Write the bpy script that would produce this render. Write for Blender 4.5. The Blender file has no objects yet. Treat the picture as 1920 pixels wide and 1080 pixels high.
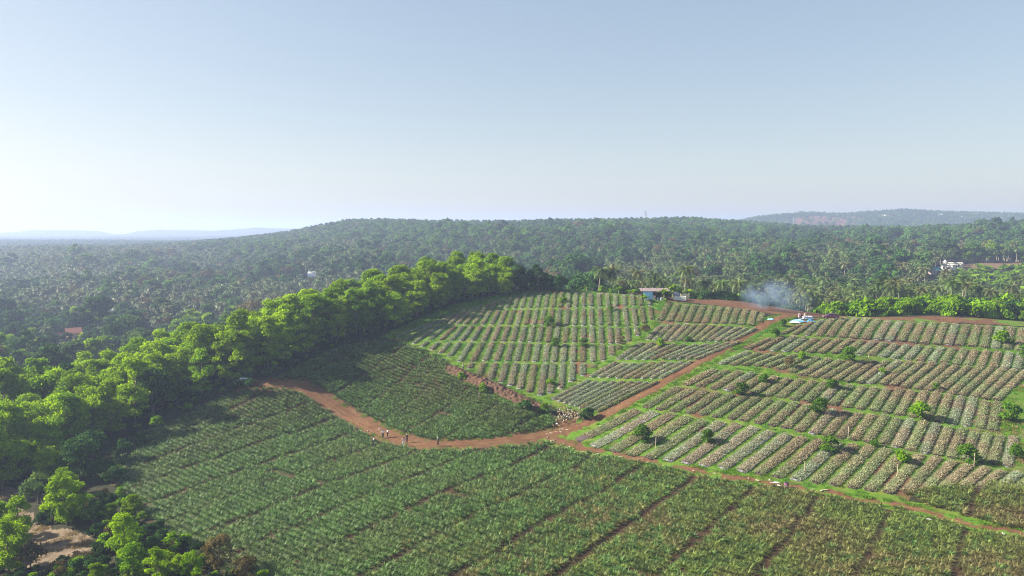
import bpy, bmesh, math, random
import numpy as np
from mathutils import Vector, Matrix

SC = bpy.context.scene
COL = SC.collection
rng = np.random.default_rng(7)
random.seed(7)
R = math.radians

# ---------------------------------------------------------------- camera
F = 1371.0                      # focal length in pixels of a 1920 px wide frame
CAM = np.array([0.0, 0.0, 38.0])
HORIZON = 432.0
PITCH = math.atan((540 - HORIZON) / F)
cam_d = bpy.data.cameras.new('camera'); cam = bpy.data.objects.new('camera', cam_d); COL.objects.link(cam)
cam.location = CAM; cam.rotation_euler = (R(90) - PITCH, 0, 0)
cam_d.sensor_width = 36.0; cam_d.lens = 36.0 * F / 1920.0
cam_d.clip_start = 0.5; cam_d.clip_end = 30000
SC.camera = cam

def rays(px, py):
    """directions through photo pixels, scaled so that y = 1"""
    px = np.asarray(px, float); py = np.asarray(py, float)
    a = (px - 960) / F; b = -(py - 540) / F
    c, s = math.cos(PITCH), math.sin(PITCH)
    y = c + b * s; z = -s + b * c
    return a / y, z / y

def project(P):
    P = np.atleast_2d(np.asarray(P, float)) - CAM
    c, s = math.cos(PITCH), math.sin(PITCH)
    d = P[:, 1] * c - P[:, 2] * s; v = P[:, 1] * s + P[:, 2] * c
    return 960 + F * P[:, 0] / d, 540 - F * v / d

# ---------------------------------------------------------------- terrain
def smooth(x, a, b):
    t = np.clip((np.asarray(x, float) - a) / (b - a), 0, 1)
    return t * t * (3 - 2 * t)

def _ctrl():
    P = []
    def s(px, py, z):
        rx, rz = rays(px, py); d = (z - CAM[2]) / rz
        P.append((rx * d, d, z))
    def w(u, d, z): P.append((u * d, d, z))
    for q in [(0,1080,-4),(240,1080,-2),(480,1080,-1),(960,1080,0),(1440,1080,0),(1920,1080,.5),
              (0,960,-4.5),(150,960,-3),(300,940,-2),(960,950,0),(1400,980,.2),
              (200,860,-2),(300,800,0),(400,760,2),(500,725,4.6),(620,660,9.2),(740,630,11.8),(850,585,15.8),
              (1000,546,20.2),(1100,548,20.0),(700,800,0.1),(640,770,.8),(820,832,0),(1040,815,.4),(880,900,0),
              (1300,885,.3),(1600,925,.5),(1900,1000,.6),
              (950,780,2.4),(950,735,4.8),(950,696,7.2),(950,661,9.6),(950,630,12),(950,602,14.4),(950,577,16.8),
              (700,720,4.0),(850,700,7.0),(830,760,2.6),(740,670,8.6),
              (1900,832,3),(1900,747,5.8),(1900,683,8.7),(1900,633,11.6),(1900,612,13),
              (1500,834,2.8),(1500,737,6.9),(1500,664,10.9),(1500,621,13.9),(1500,600,15.5),
              (1250,799,3.2),(1250,708,7.8),(1250,639,12.3),(1250,585,16.8),(1250,560,19.2),
              (1700,605,14.0),(1390,578,17.2)]: s(*q)
    for q in [(0,225,20),(0,240,17),(0,275,11),(0,330,5),(0,420,3),(.1,228,18.5),(.1,250,13),(.1,300,6),(.1,420,4),
              (-.48,205,-4),(-.48,260,-10),(-.48,350,-12),(-.48,450,-12),(-.7,130,-4.5),(-.7,200,-6),(-.7,260,-11),(-.7,430,-12),
              (-.26,215,8),(-.26,250,2),(-.26,300,-5),(-.26,420,-9),(-.08,225,18),(-.08,260,10),(-.08,320,3),(-.08,420,0),
              (.394,195,15.8),(.394,205,15.4),(.394,225,8.5),(.394,255,5),(.394,320,5),(.394,420,8),
              (.686,203,13.0),(.686,211,12.2),(.686,240,10.5),(.686,285,7),(.54,205,14.3),(.54,213,13.6),(.54,238,11),(.54,285,6.5),(.314,212,17.4),(.314,222,15.6),(.314,246,9),(.686,420,10),(.21,212,18.3),(.21,235,12),(.21,270,7),(.21,320,5),(.21,420,6),
              (-1.1,60,-4),(-1.1,130,-6),(-1.1,200,-8),(-1.1,300,-12),(-1.1,430,-12),(1.1,60,.5),(1.1,100,1.5),(1.1,140,6.5),(1.1,190,11),(1.1,250,6),(1.1,420,10),
              (-1,38,-3),(0,38,0),(1,38,0)]: w(*q)
    return np.array(P)
_C = _ctrl()
def _tps(r2): return 0.5 * r2 * np.log(r2 + 1e-9)
def _fit():
    n = len(_C); xy = _C[:, :2] / 100
    K = _tps(((xy[:, None] - xy[None]) ** 2).sum(-1)) + np.eye(n) * 2e-3
    Q = np.c_[np.ones(n), xy]
    A = np.block([[K, Q], [Q.T, np.zeros((3, 3))]])
    return np.linalg.solve(A, np.r_[_C[:, 2], 0, 0, 0])
_W = _fit()
def near_z(x, y):
    xy = np.c_[x, y] / 100; out = np.empty(len(xy)); n = len(_C)
    for i in range(0, len(xy), 20000):
        q = xy[i:i+20000]
        r2 = ((q[:, None] - _C[None, :, :2] / 100) ** 2).sum(-1)
        out[i:i+20000] = _tps(r2) @ _W[:n] + _W[n] + q @ _W[n+1:]
    return out
def sky_z(py, D): return CAM[2] + (HORIZON - py) / F * D
RIDGE_D = 1050.0
def far_z(x, y):
    d = np.maximum(y, 1.0); u = np.clip(x / d, -1.6, 1.6); px = 960 + F * u
    plain = -11 + 10 * smooth(d, 700, 3000)
    zn = np.interp(px, [0, 560, 850, 960, 1250, 1500, 1920], [-11, -10, -2, 3, 6, 8, 10])
    crest = np.interp(px, [-500, 200, 330, 420, 480, 540, 590, 650, 720, 850, 960, 1050, 1150, 1300, 1400, 1500, 1700, 1800, 1920, 2300],
                      [466, 462, 455, 447, 440, 432, 422, 412, 410, 411.5, 412, 409, 409, 408, 413, 421, 423, 420, 412, 405])
    Zc = sky_z(crest, RIDGE_D) - 13
    wob = 5 * np.sin(x / 70 + 1.3) * np.sin(y / 95) + 3 * np.sin(x / 31 + y / 47)
    up = smooth(d, 300, RIDGE_D) ** 0.9
    hill = zn + (Zc - zn) * up + wob * np.sin(np.pi * np.clip((d - 300) / 750, 0, 1)) * 0.8
    down = 1 - smooth(d, RIDGE_D, 2300) * 0.85
    hill = np.where(d > RIDGE_D, plain + (Zc - plain) * down, hill)
    # hill beyond on the right
    c2 = np.interp(px, [1380, 1420, 1460, 1490, 1515, 1545, 1600, 1650, 1690, 1760, 1920, 2300], [420, 412, 408, 405, 401, 397, 395.5, 391.5, 389, 393, 397, 396])
    Z2 = sky_z(c2, 1900) - np.interp(px, [1500, 1560], [2, 15])
    w2 = smooth(d, 1250, 1900) * (1 - smooth(d, 1950, 3200))
    hill = np.where(px > 1380, np.maximum(hill, plain + (Z2 - plain) * w2), hill)
    # low hills far off on the left, and rolling rises in the plain
    c3 = np.interp(px, [-300, 0, 40, 60, 130, 190, 215, 235, 260, 300, 360, 400, 440, 480, 530, 600], [440, 440, 438, 435, 434.5, 437, 443, 443, 437, 434, 435, 436, 434, 430, 432, 433])
    Z3 = sky_z(c3, 4300)
    w3 = smooth(d, 3500, 4300) * (1 - smooth(d, 4400, 5500) * .6)
    hill = np.maximum(hill, plain + (Z3 - plain) * w3)
    hill = hill + 7 * np.exp(-((d - 1700) / 260) ** 2) * smooth(-px, -420, -150) + 5 * np.exp(-((d - 900) / 150) ** 2) * smooth(-px, -520, -200)
    return hill
def ground(x, y):
    x = np.atleast_1d(np.asarray(x, float)); y = np.atleast_1d(np.asarray(y, float))
    z = np.zeros_like(x); w = smooth(y, 340, 430)
    m = w < 1
    if m.any(): z[m] = near_z(x[m], y[m]) * (1 - w[m])
    m = w > 0
    if m.any(): z[m] += far_z(x[m], y[m]) * w[m]
    return z
def g1(x, y): return float(ground([x], [y])[0])

_DS = np.arange(45, 236, 1.25)
def hit(px, py):
    """where rays through photo pixels first meet the ground: (n,3)"""
    px = np.atleast_1d(np.asarray(px, float)); py = np.atleast_1d(np.asarray(py, float))
    rx, rz = rays(px, py)
    D = np.broadcast_to(_DS, (len(px), len(_DS)))
    G = ground((rx[:, None] * D).ravel(), D.ravel()).reshape(D.shape)
    below = (CAM[2] + rz[:, None] * D) < G
    crest = ((G - CAM[2]) / D).argmax(1)                 # rays that pass just over the crest land on it
    k = np.where(below.any(1), below.argmax(1), crest)
    hi = _DS[k]; lo = _DS[np.maximum(k - 1, 0)]
    for _ in range(12):
        m = (lo + hi) / 2
        b = (CAM[2] + rz * m) < ground(rx * m, m)
        hi = np.where(b, m, hi); lo = np.where(b, lo, m)
    return np.c_[rx * hi, hi, ground(rx * hi, hi)]
def at(px, py): return Vector(hit([px], [py])[0])
def dens(poly, step=12, closed=False):
    """a pixel polyline with points every few pixels"""
    P = np.array(poly, float); out = []
    n = len(P) if closed else len(P) - 1
    for i in range(n):
        a, b = P[i], P[(i + 1) % len(P)]
        k = max(1, int(np.hypot(*(b - a)) / step))
        out += [a + (b - a) * j / k for j in range(k)]
    if not closed: out.append(P[-1])
    return np.array(out)
def wpoly(poly, closed=True):
    q = dens(poly, 12, closed); return hit(q[:, 0], q[:, 1])
def inside(x, y, poly):
    x = np.asarray(x); y = np.asarray(y); r = np.zeros(x.shape, bool); n = len(poly); j = n - 1
    for i in range(n):
        xi, yi, xj, yj = poly[i][0], poly[i][1], poly[j][0], poly[j][1]
        if yi != yj:
            r ^= ((yi > y) != (yj > y)) & (x < (xj - xi) * (y - yi) / (yj - yi) + xi)
        j = i
    return r
def seg_dist(x, y, line):
    """distance to a world polyline"""
    best = np.full(x.shape, 1e9)
    for a, b in zip(line[:-1], line[1:]):
        ax, ay = a[0], a[1]; bx, by = b[0] - ax, b[1] - ay; L = bx * bx + by * by + 1e-9
        t = np.clip(((x - ax) * bx + (y - ay) * by) / L, 0, 1)
        best = np.minimum(best, np.hypot(x - ax - t * bx, y - ay - t * by))
    return best
def vnoise(x, y, s, seed=0):
    """smooth value noise in 0..1"""
    x = np.asarray(x) / s; y = np.asarray(y) / s
    xi = np.floor(x).astype(int); yi = np.floor(y).astype(int); fx = x - xi; fy = y - yi
    def h(a, b):
        n = (a * 374761393 + b * 668265263 + seed * 974711) & 0x7fffffff
        n = ((n ^ (n >> 13)) * 1274126177) & 0x7fffffff
        return ((n ^ (n >> 16)) & 0xffff) / 65535.0
    fx = fx * fx * (3 - 2 * fx); fy = fy * fy * (3 - 2 * fy)
    return (h(xi, yi) * (1 - fx) + h(xi + 1, yi) * fx) * (1 - fy) + (h(xi, yi + 1) * (1 - fx) + h(xi + 1, yi + 1) * fx) * fy

# ---------------------------------------------------------------- objects
_ONES = 'first second third fourth fifth sixth seventh eighth ninth tenth eleventh twelfth thirteenth fourteenth fifteenth sixteenth seventeenth eighteenth nineteenth'.split()
ORD = _ONES + [w for t, tw in (('twentieth', 'twenty'), ('thirtieth', 'thirty'), ('fortieth', 'forty'), ('fiftieth', 'fifty')) for w in [t] + [tw + '-' + o for o in _ONES[:9]]]
def tag(o, label=None, cat=None, group=None, kind=None):
    if label: o['label'] = label
    if cat: o['category'] = cat
    if group: o['group'] = group
    if kind: o['kind'] = kind
    return o
def empty(name, loc, rz=0.0, s=1.0):
    o = bpy.data.objects.new(name, None); COL.objects.link(o)
    o.location = loc; o.rotation_euler = (0, 0, rz); o.scale = (s, s, s); o.empty_display_size = .3
    return o
def link(name, me, parent=None, loc=None, rz=0.0, s=1.0, hidden=False):
    o = bpy.data.objects.new(name, me)
    if not hidden: COL.objects.link(o)
    if parent: o.parent = parent
    if loc is not None: o.location = loc
    o.rotation_euler = (0, 0, rz); o.scale = (s, s, s)
    return o
def mesh_np(name, V, Fq, mat=None, var=None, smooth_=False, col=None, mats=None, midx=None):
    """mesh from (n,3) vertices and (m,4) or (m,3) faces; var = one float per face, col = rgba per vertex"""
    V = np.asarray(V, np.float32); Fq = np.asarray(Fq, np.int32); k = Fq.shape[1]; n = len(Fq)
    me = bpy.data.meshes.new(name)
    me.vertices.add(len(V)); me.vertices.foreach_set('co', V.ravel())
    me.loops.add(n * k); me.loops.foreach_set('vertex_index', Fq.ravel())
    me.polygons.add(n); me.polygons.foreach_set('loop_start', np.arange(0, n * k, k, dtype=np.int32))
    me.polygons.foreach_set('use_smooth', np.full(n, smooth_))
    if midx is not None: me.polygons.foreach_set('material_index', np.asarray(midx, np.int32))
    if var is not None:
        a = me.attributes.new('var', 'FLOAT', 'FACE'); a.data.foreach_set('value', np.asarray(var, np.float32))
    if col is not None:
        a = me.attributes.new('region', 'FLOAT_COLOR', 'POINT'); a.data.foreach_set('color', np.asarray(col, np.float32).ravel())
    me.update(calc_edges=True)
    for m in (mats or ([mat] if mat else [])): me.materials.append(m)
    return me
class MB:
    """collects simple shapes into one bmesh"""
    def __init__(s): s.bm = bmesh.new()
    def box(s, c, size, rz=0.0, bevel=0.0, rot=None):
        r = bmesh.ops.create_cube(s.bm, size=1.0)
        M = Matrix.Translation(c) @ (rot or Matrix.Rotation(rz, 4, 'Z')) @ Matrix.Diagonal((*size, 1))
        bmesh.ops.transform(s.bm, matrix=M, verts=r['verts'])
        if bevel:
            es = list({e for v in r['verts'] for e in v.link_edges})
            bmesh.ops.bevel(s.bm, geom=es, offset=bevel, segments=1, affect='EDGES')
        return s
    def tube(s, pts, rad, seg=6, cap=True):
        pts = [Vector(p) for p in pts]; rad = rad if hasattr(rad, '__len__') else [rad] * len(pts)
        rings = []
        for i, p in enumerate(pts):
            t = (pts[min(i + 1, len(pts) - 1)] - pts[max(i - 1, 0)]).normalized()
            a = t.cross(Vector((0, 0, 1)) if abs(t.z) < .9 else Vector((1, 0, 0))).normalized(); b = t.cross(a)
            rings.append([s.bm.verts.new(p + (a * math.cos(k * 2 * math.pi / seg) + b * math.sin(k * 2 * math.pi / seg)) * rad[i]) for k in range(seg)])
        for r0, r1 in zip(rings[:-1], rings[1:]):
            for k in range(seg): s.bm.faces.new((r0[k], r0[(k + 1) % seg], r1[(k + 1) % seg], r1[k]))
        if cap:
            s.bm.faces.new(rings[0][::-1]); s.bm.faces.new(rings[-1])
        return s
    def cyl(s, c, r, h, seg=12, r2=None):
        return s.tube([Vector(c), Vector(c) + Vector((0, 0, h))], [r, r if r2 is None else r2], seg)
    def ball(s, c, r, sc=(1, 1, 1), sub=2):
        q = bmesh.ops.create_icosphere(s.bm, subdivisions=sub, radius=r)
        bmesh.ops.transform(s.bm, matrix=Matrix.Translation(c) @ Matrix.Diagonal((*sc, 1)), verts=q['verts']); return s
    def face(s, pts):
        s.bm.faces.new([s.bm.verts.new(p) for p in pts]); return s
    def build(s, name, mat, parent=None, smooth_=False, loc=None, rz=0.0):
        bmesh.ops.recalc_face_normals(s.bm, faces=s.bm.faces[:])
        me = bpy.data.meshes.new(name); s.bm.to_mesh(me); s.bm.free(); me.materials.append(mat)
        if smooth_:
            for p in me.polygons: p.use_smooth = True
        return link(name, me, parent, loc, rz)

# ---------------------------------------------------------------- materials
class NT:
    def __init__(s, name):
        s.m = bpy.data.materials.new(name); s.m.use_nodes = True; s.t = s.m.node_tree; s.t.nodes.clear()
        s.out = s.t.nodes.new('ShaderNodeOutputMaterial')
    def n(s, typ, **kw):
        q = s.t.nodes.new('ShaderNode' + typ)
        for k, v in kw.items():
            if k.startswith('i_'):
                key = k[2:]; q.inputs[int(key) if key.isdigit() else key.replace('_', ' ')].default_value = v
            else: setattr(q, k, v)
        return q
    def l(s, a, b): s.t.links.new(a, b)
    def attr(s, name): return s.n('Attribute', attribute_name=name)
    def noise(s, scale, detail=4, vec=None, rough=.55):
        q = s.n('TexNoise', i_Scale=scale, i_Detail=detail, i_Roughness=rough)
        if vec is None: vec = s.n('NewGeometry').outputs['Position']
        s.l(vec, q.inputs['Vector']); return q.outputs['Fac']
    def ramp(s, fac, stops):
        q = s.n('ValToRGB'); e = q.color_ramp.elements
        while len(e) < len(stops): e.new(.5)
        for k, (p, c) in enumerate(stops):
            e[k].position = p; e[k].color = (*c, 1) if len(c) == 3 else c
        s.l(fac, q.inputs['Fac']); return q.outputs['Color']
    def mix(s, fac, a, b, mode='MIX'):
        q = s.n('Mix', data_type='RGBA', blend_type=mode)
        for i, v in ((0, fac), (6, a), (7, b)):
            if hasattr(v, 'is_linked'): s.l(v, q.inputs[i])
            elif i == 0: q.inputs[0].default_value = v
            else: q.inputs[i].default_value = (*v, 1)
        return q.outputs[2]
    def math(s, op, a, b=0.0, clamp=False):
        q = s.n('Math', operation=op, use_clamp=clamp)
        for i, v in enumerate((a, b)):
            if hasattr(v, 'is_linked'): s.l(v, q.inputs[i])
            else: q.inputs[i].default_value = v
        return q.outputs[0]
    def maprange(s, v, a, b, c=0., d=1.):
        q = s.n('MapRange'); s.l(v, q.inputs[0])
        for i, x in zip((1, 2, 3, 4), (a, b, c, d)): q.inputs[i].default_value = x
        return q.outputs[0]
    def bsdf(s, color, rough=.8, spec=.3, metal=0., bump=None, bstr=.3, bdist=.1):
        q = s.n('BsdfPrincipled'); q.inputs['Roughness'].default_value = rough; q.inputs['Metallic'].default_value = metal
        q.inputs['Specular IOR Level'].default_value = spec
        if hasattr(color, 'is_linked'): s.l(color, q.inputs['Base Color'])
        else: q.inputs['Base Color'].default_value = (*color, 1)
        if bump is not None:
            b = s.n('Bump', i_Strength=bstr, i_Distance=bdist); s.l(bump, b.inputs['Height']); s.l(b.outputs[0], q.inputs['Normal'])
        return q.outputs[0]
    def done(s, sh, vol=None):
        if sh is not None: s.l(sh, s.out.inputs['Surface'])
        if vol is not None: s.l(vol, s.out.inputs['Volume'])
        return s.m
def plain(name, c, rough=.7, var=.18, scale=3.0, spec=.3, metal=0.):
    t = NT(name); f = t.noise(scale, 5)
    a = tuple(x * (1 - var) for x in c); b = tuple(min(1, x * (1 + var)) for x in c)
    return t.done(t.bsdf(t.mix(f, a, b), rough, spec, metal))
def leafy(name, dark, light, trans=.45, tint=None, patch=None, obj_var=.25, spec=.02, rough=.8):
    """foliage: colour differs leaf by leaf, plant by plant and, with patch, over the land"""
    t = NT(name)
    c = t.mix(t.attr('var').outputs['Fac'], dark, light)
    r = t.n('ObjectInfo').outputs['Random']
    if tint: c = t.mix(t.math('MULTIPLY', t.math('POWER', r, 2.0), .85), c, t.mix(t.attr('var').outputs['Fac'], tint[0], tint[1]))
    if patch:
        sc, lo, hi, pd, pl = patch
        f = t.maprange(t.noise(sc, 3), lo, hi)
        c = t.mix(f, c, t.mix(t.attr('var').outputs['Fac'], pd, pl))
    h = t.n('HueSaturation'); h.inputs['Value'].default_value = 1
    t.l(t.maprange(t.math('FRACT', t.math('MULTIPLY', r, 7.13)), 0, 1, 1 - obj_var, 1 + obj_var), h.inputs['Value']); t.l(c, h.inputs['Color'])
    c = h.outputs[0]
    p = t.bsdf(c, rough, spec)
    tr = t.n('BsdfTranslucent')
    c2 = t.mix(1.0, c, (1.25, 1.15, .55), 'MULTIPLY'); t.l(c2, tr.inputs['Color'])
    mx = t.n('MixShader'); mx.inputs[0].default_value = trans; t.l(p, mx.inputs[1]); t.l(tr.outputs[0], mx.inputs[2])
    return t.done(mx.outputs[0])
# ---------------------------------------------------------------- layout (photo pixels, carried onto the terrain)
PX_P1 = [(470,722),(515,719),(560,724),(602,746),(645,774),(692,798),(740,820),(790,833),(850,834),(920,830),(980,823),(1035,814),(1080,801),(1120,785)]
PX_P2 = [(1100,793),(1120,785),(1200,742),(1290,690),(1380,640),(1440,605),(1475,592)]
PX_P3 = [(1030,822),(1085,838),(1150,851),(1220,865),(1300,881),(1400,898),(1480,912),(1560,925),(1620,938),(1690,947),(1745,962),(1810,980),(1870,992),(1990,1015)]
W_P1, W_P2, W_P3 = wpoly(PX_P1, False), wpoly(PX_P2, False), wpoly(PX_P3, False)
PX_F1 = [(505,727),(455,733),(400,752),(330,790),(255,818),(205,850),(190,880),(235,925),(262,950),(285,985),(330,1015),(380,1040),(430,1090),
         (2060,1110),(2060,1030),(1920,1012),(1870,1003),(1810,990),(1745,972),(1685,955),(1600,938),(1540,926),(1460,915),(1300,889),(1150,859),(1075,845),(1028,832),
         (920,841),(850,846),(785,845),(735,833),(700,826),(655,797),(608,765),(575,740),(545,727)]
PX_F1B = [(1690,922),(1800,908),(1920,905),(2060,905),(2060,1022),(1920,998),(1870,984),(1800,966),(1740,948)]
PX_F2 = [(518,710),(560,688),(620,658),(690,640),(750,645),(800,660),(835,676),(838,700),(880,725),(930,752),(985,772),(1045,788),(1040,800),
         (985,812),(920,821),(850,825),(795,824),(745,806),(700,786),(655,762),(615,735),(572,714)]
PX_M1 = [(715,632),(800,588),(880,562),(980,545),(1080,542),(1190,549),(1240,558),(1260,575),(1215,640),(1150,690),(1060,745),(1010,750),(960,735),(890,710),(845,685),(780,652)]
PX_M2 = [(1245,565),(1350,575),(1440,592),(1430,606),(1370,640),(1280,690),(1190,738),(1115,780),(1060,770),(1000,750),(1060,738),(1150,690),(1215,640)]
PX_M3 = [(1470,603),(1560,594),(1700,602),(1920,614),(2060,622),(2060,925),(1920,920),(1800,915),(1690,935),(1600,922),(1480,906),(1300,876),(1150,846),(1055,823),(1130,785),(1210,745),(1300,692),(1390,642)]
W_F1, W_F1B, W_F2, W_M1, W_M2, W_M3 = [wpoly(p) for p in (PX_F1, PX_F1B, PX_F2, PX_M1, PX_M2, PX_M3)]
# bare red earth along the crest, in world metres beyond the fields' upper edges
def crest_band():
    e = hit([930,1000,1080,1190,1260,1330,1390,1440,1480,1560,1700,1920,2060], [553,546,543.5,549,566,571,578,587,595,594,601,612,620])
    far = e.copy(); k = np.array([2, 4, 6, 8, 12, 20, 24, 24, 20, 8, 7, 11, 13.0])
    far[:, 1] += k; far[:, 0] += k * .2
    return np.r_[e, far[::-1]]
W_SOIL = crest_band()
W_SAND = wpoly([(0,912),(40,915),(50,950),(75,985),(120,990),(165,1005),(185,1020),(165,1045),(110,1058),(60,1062),(30,1050),(10,990),(-40,960),(-40,912)])
W_BURN = wpoly([(1780,885),(1850,700),(1905,700),(1990,720),(1990,900)])

def ground_sheet():
    # polar sheet round the camera: fine inside the view, coarse outside, out to the horizon
    ang = np.concatenate([np.linspace(-78, -41, 30, endpoint=False), np.linspace(-41, 41, 700, endpoint=False), np.linspace(41, 78, 31)])
    rad = np.concatenate([np.arange(30, 70, 1.5), np.arange(70, 262, .55)])
    far = [262.0]
    while far[-1] < 12500: far.append(far[-1] * 1.022)
    rad = np.concatenate([rad, far]); na, nr = len(ang), len(rad)
    A, Q = np.meshgrid(np.radians(ang), rad); x = (Q * np.sin(A)).ravel(); y = (Q * np.cos(A)).ravel()
    z = ground(x, y)
    # fine ripples of tilled soil
    nearm = y < 300
    z += np.where(nearm, (vnoise(x, y, 1.1, 3) - .5) * .10 + (vnoise(x, y, 4, 4) - .5) * .16, 0)
    col = np.zeros((len(x), 4)); col[:, 3] = 1
    m = (y > 45) & (y < 260); xm, ym = x[m], y[m]
    wx = xm + (vnoise(xm, ym, 2.2, 11) - .5) * 1.6; wy = ym + (vnoise(xm, ym, 2.2, 12) - .5) * 1.6
    grass = np.zeros(len(xm)); soil = np.zeros(len(xm)); sand = np.zeros(len(xm))
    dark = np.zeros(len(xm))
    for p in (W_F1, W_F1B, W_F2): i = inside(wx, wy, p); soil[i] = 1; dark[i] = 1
    for p, gmin in ((W_M1, .12), (W_M2, .16), (W_M3, .25)):
        i = inside(wx, wy, p); f = np.clip((vnoise(wx, wy, 7, 21) * .7 + vnoise(wx, wy, 2.2, 22) * .5) * 2.6 - gmin * 2.6, 0, 1)
        grass[i] = f[i]; soil[i] = 1 - f[i]
    for line, w, gr in ((W_P1, 2.9, .25), (W_P2, 2.4, .95), (W_P3, 2.6, .6)):
        d = seg_dist(wx, wy, line); i = (d < w) & (grass < .2)
        grass[i] = np.maximum(grass[i], gr * smooth(d[i], w * .4, w * .75)); soil[i] = 1 - grass[i]
    d = seg_dist(wx, wy, W_P3); i = d < 1.9; nz = vnoise(wx, wy, 1.6, 91) * .6 + vnoise(wx, wy, 5, 92) * .55; bare = np.clip((nz - .40) * 5, 0, 1) * (1 - smooth(d, .7, 1.6)); grass[i] = 1 - bare[i]; soil[i] = bare[i]
    i = inside(wx, wy, W_SOIL); soil[i] = 1; grass[i] = (np.clip((vnoise(wx, wy, 3.2, 95) * .6 + vnoise(wx, wy, 9, 96) * .5 - .52) * 6, 0, 1) * smooth(wx / wy, .40, .50))[i]
    i = inside(wx, wy, W_SAND); sand[i] = 1; soil[i] = 0
    i = inside(wx, wy, W_BURN); sand[i] = smooth(vnoise(wx, wy, 5, 31), .45, .7)[i]; grass[i] = np.maximum(grass[i], .8 * (1 - sand[i])); soil[i] *= .3
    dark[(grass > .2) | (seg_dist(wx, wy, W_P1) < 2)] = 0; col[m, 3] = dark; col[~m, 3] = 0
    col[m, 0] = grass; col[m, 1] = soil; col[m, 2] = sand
    strip_ = (np.abs(y - 460) < 13) & (x / np.maximum(y, 1) > .6) & (x / np.maximum(y, 1) < .76); col[strip_, 1] = .7; col[strip_, 2] = .45
    far_bare = (y > 1500) & (y < 2150) & (x / np.maximum(y, 1) > .375) & (x / np.maximum(y, 1) < .475)
    col[far_bare, 1] = .9
    idx = np.arange(nr * na).reshape(nr, na)
    Fq = np.stack([idx[:-1, :-1], idx[:-1, 1:], idx[1:, 1:], idx[1:, :-1]], -1).reshape(-1, 4)
    t = NT('ground_soil_and_grass'); reg = t.n('SeparateColor'); t.l(t.attr('region').outputs['Color'], reg.inputs[0])
    n1 = t.noise(.9, 6, rough=.65); n2 = t.noise(.12, 4); n3 = t.noise(4.5, 4)
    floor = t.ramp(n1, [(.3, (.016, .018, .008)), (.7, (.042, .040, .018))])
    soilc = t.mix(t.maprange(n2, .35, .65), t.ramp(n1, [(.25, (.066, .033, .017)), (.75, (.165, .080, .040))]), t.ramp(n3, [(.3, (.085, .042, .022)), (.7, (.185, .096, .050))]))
    soilc = t.mix(t.math('MULTIPLY', t.attr('region').outputs['Alpha'], .78), soilc, (.030, .018, .012))  # crop soil: darker brown, with shade under the plants put into the colour
    grassc = t.mix(t.maprange(n3, .3, .7), (.045, .108, .007), (.110, .200, .018)); grassc = t.mix(t.maprange(t.noise(.35, 4), .48, .68), grassc, (.135, .150, .030))
    sandc = t.ramp(n1, [(.3, (.10, .070, .045)), (.7, (.22, .165, .11))])
    c = t.mix(t.maprange(t.math('ADD', reg.outputs[1], t.math('MULTIPLY', t.math('SUBTRACT', n1, .5), .6)), .3, .7), floor, soilc)
    c = t.mix(t.maprange(t.math('ADD', reg.outputs[2], t.math('MULTIPLY', t.math('SUBTRACT', n1, .5), .8)), .3, .7), c, sandc)
    c = t.mix(t.maprange(t.math('ADD', reg.outputs[0], t.math('MULTIPLY', t.math('SUBTRACT', n3, .5), .9)), .3, .65), c, grassc)
    mat = t.done(t.bsdf(c, .95, .1, bump=n1, bstr=.6, bdist=.25))
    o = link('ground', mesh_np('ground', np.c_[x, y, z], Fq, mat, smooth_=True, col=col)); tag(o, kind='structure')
ground_sheet()

def strip(name, line, width, mat, lift=.07, seed=0):
    """a dirt road draped over the terrain, with ragged edges and shallow wheel ruts"""
    L = [Vector(p[:2]) for p in line]; pts = []
    for a, b in zip(L[:-1], L[1:]):
        k = max(1, int((b - a).length / .7)); pts += [a.lerp(b, i / k) for i in range(k)]
    pts.append(L[-1])
    for _ in range(6): pts = [pts[0]] + [(pts[i-1] + pts[i] * 2 + pts[i+1]) / 4 for i in range(1, len(pts)-1)] + [pts[-1]]
    m = 9; V = []
    for i, p in enumerate(pts):
        t = (pts[min(i+1, len(pts)-1)] - pts[max(i-1, 0)]).normalized(); nrm = Vector((-t.y, t.x))
        w = width * (1 + .22 * math.sin(i * .31 + seed) * math.sin(i * .13 + 2 * seed))
        for j in range(m):
            f = j / (m - 1) * 2 - 1
            q = p + nrm * (f * w / 2 + (.16 * math.sin(i * 1.7 + j + seed) if abs(f) == 1 else 0))
            V.append((q.x, q.y, -.035 * math.exp(-((abs(f) - .42) / .16) ** 2) - (.12 if abs(f) == 1 else 0)))
    V = np.array(V); V[:, 2] += ground(V[:, 0], V[:, 1]) + lift
    V[:, 2] += (vnoise(V[:, 0], V[:, 1], 1.1, 3) - .5) * .10 + (vnoise(V[:, 0], V[:, 1], 4, 4) - .5) * .16
    n = len(pts); idx = np.arange(n * m).reshape(n, m)
    Fq = np.stack([idx[:-1, :-1], idx[1:, :-1], idx[1:, 1:], idx[:-1, 1:]], -1).reshape(-1, 4)
    f = np.tile((np.arange(m - 1) + .5) / (m - 1) * 2 - 1, n - 1); k = np.repeat(np.arange(n - 1), m - 1)
    rut = np.exp(-((np.abs(f) - .45) / .17) ** 2) * (.55 + .45 * np.sin(k * .23 + seed) * np.sin(k * .071))
    return tag(link(name, mesh_np(name, V, Fq, mat, var=rut, smooth_=True)), kind='structure')
t = NT('packed_red_dirt'); n1 = t.noise(1.3, 6, rough=.7); n2 = t.noise(.25, 3)
c = t.mix(t.maprange(n2, .35, .65), t.ramp(n1, [(.3, (.085, .040, .019)), (.7, (.165, .079, .037))]), t.ramp(n1, [(.3, (.108, .056, .026)), (.7, (.195, .106, .052))]))
c = t.mix(t.math('MULTIPLY', t.attr('var').outputs['Fac'], .55), c, (.068, .034, .018))
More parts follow.
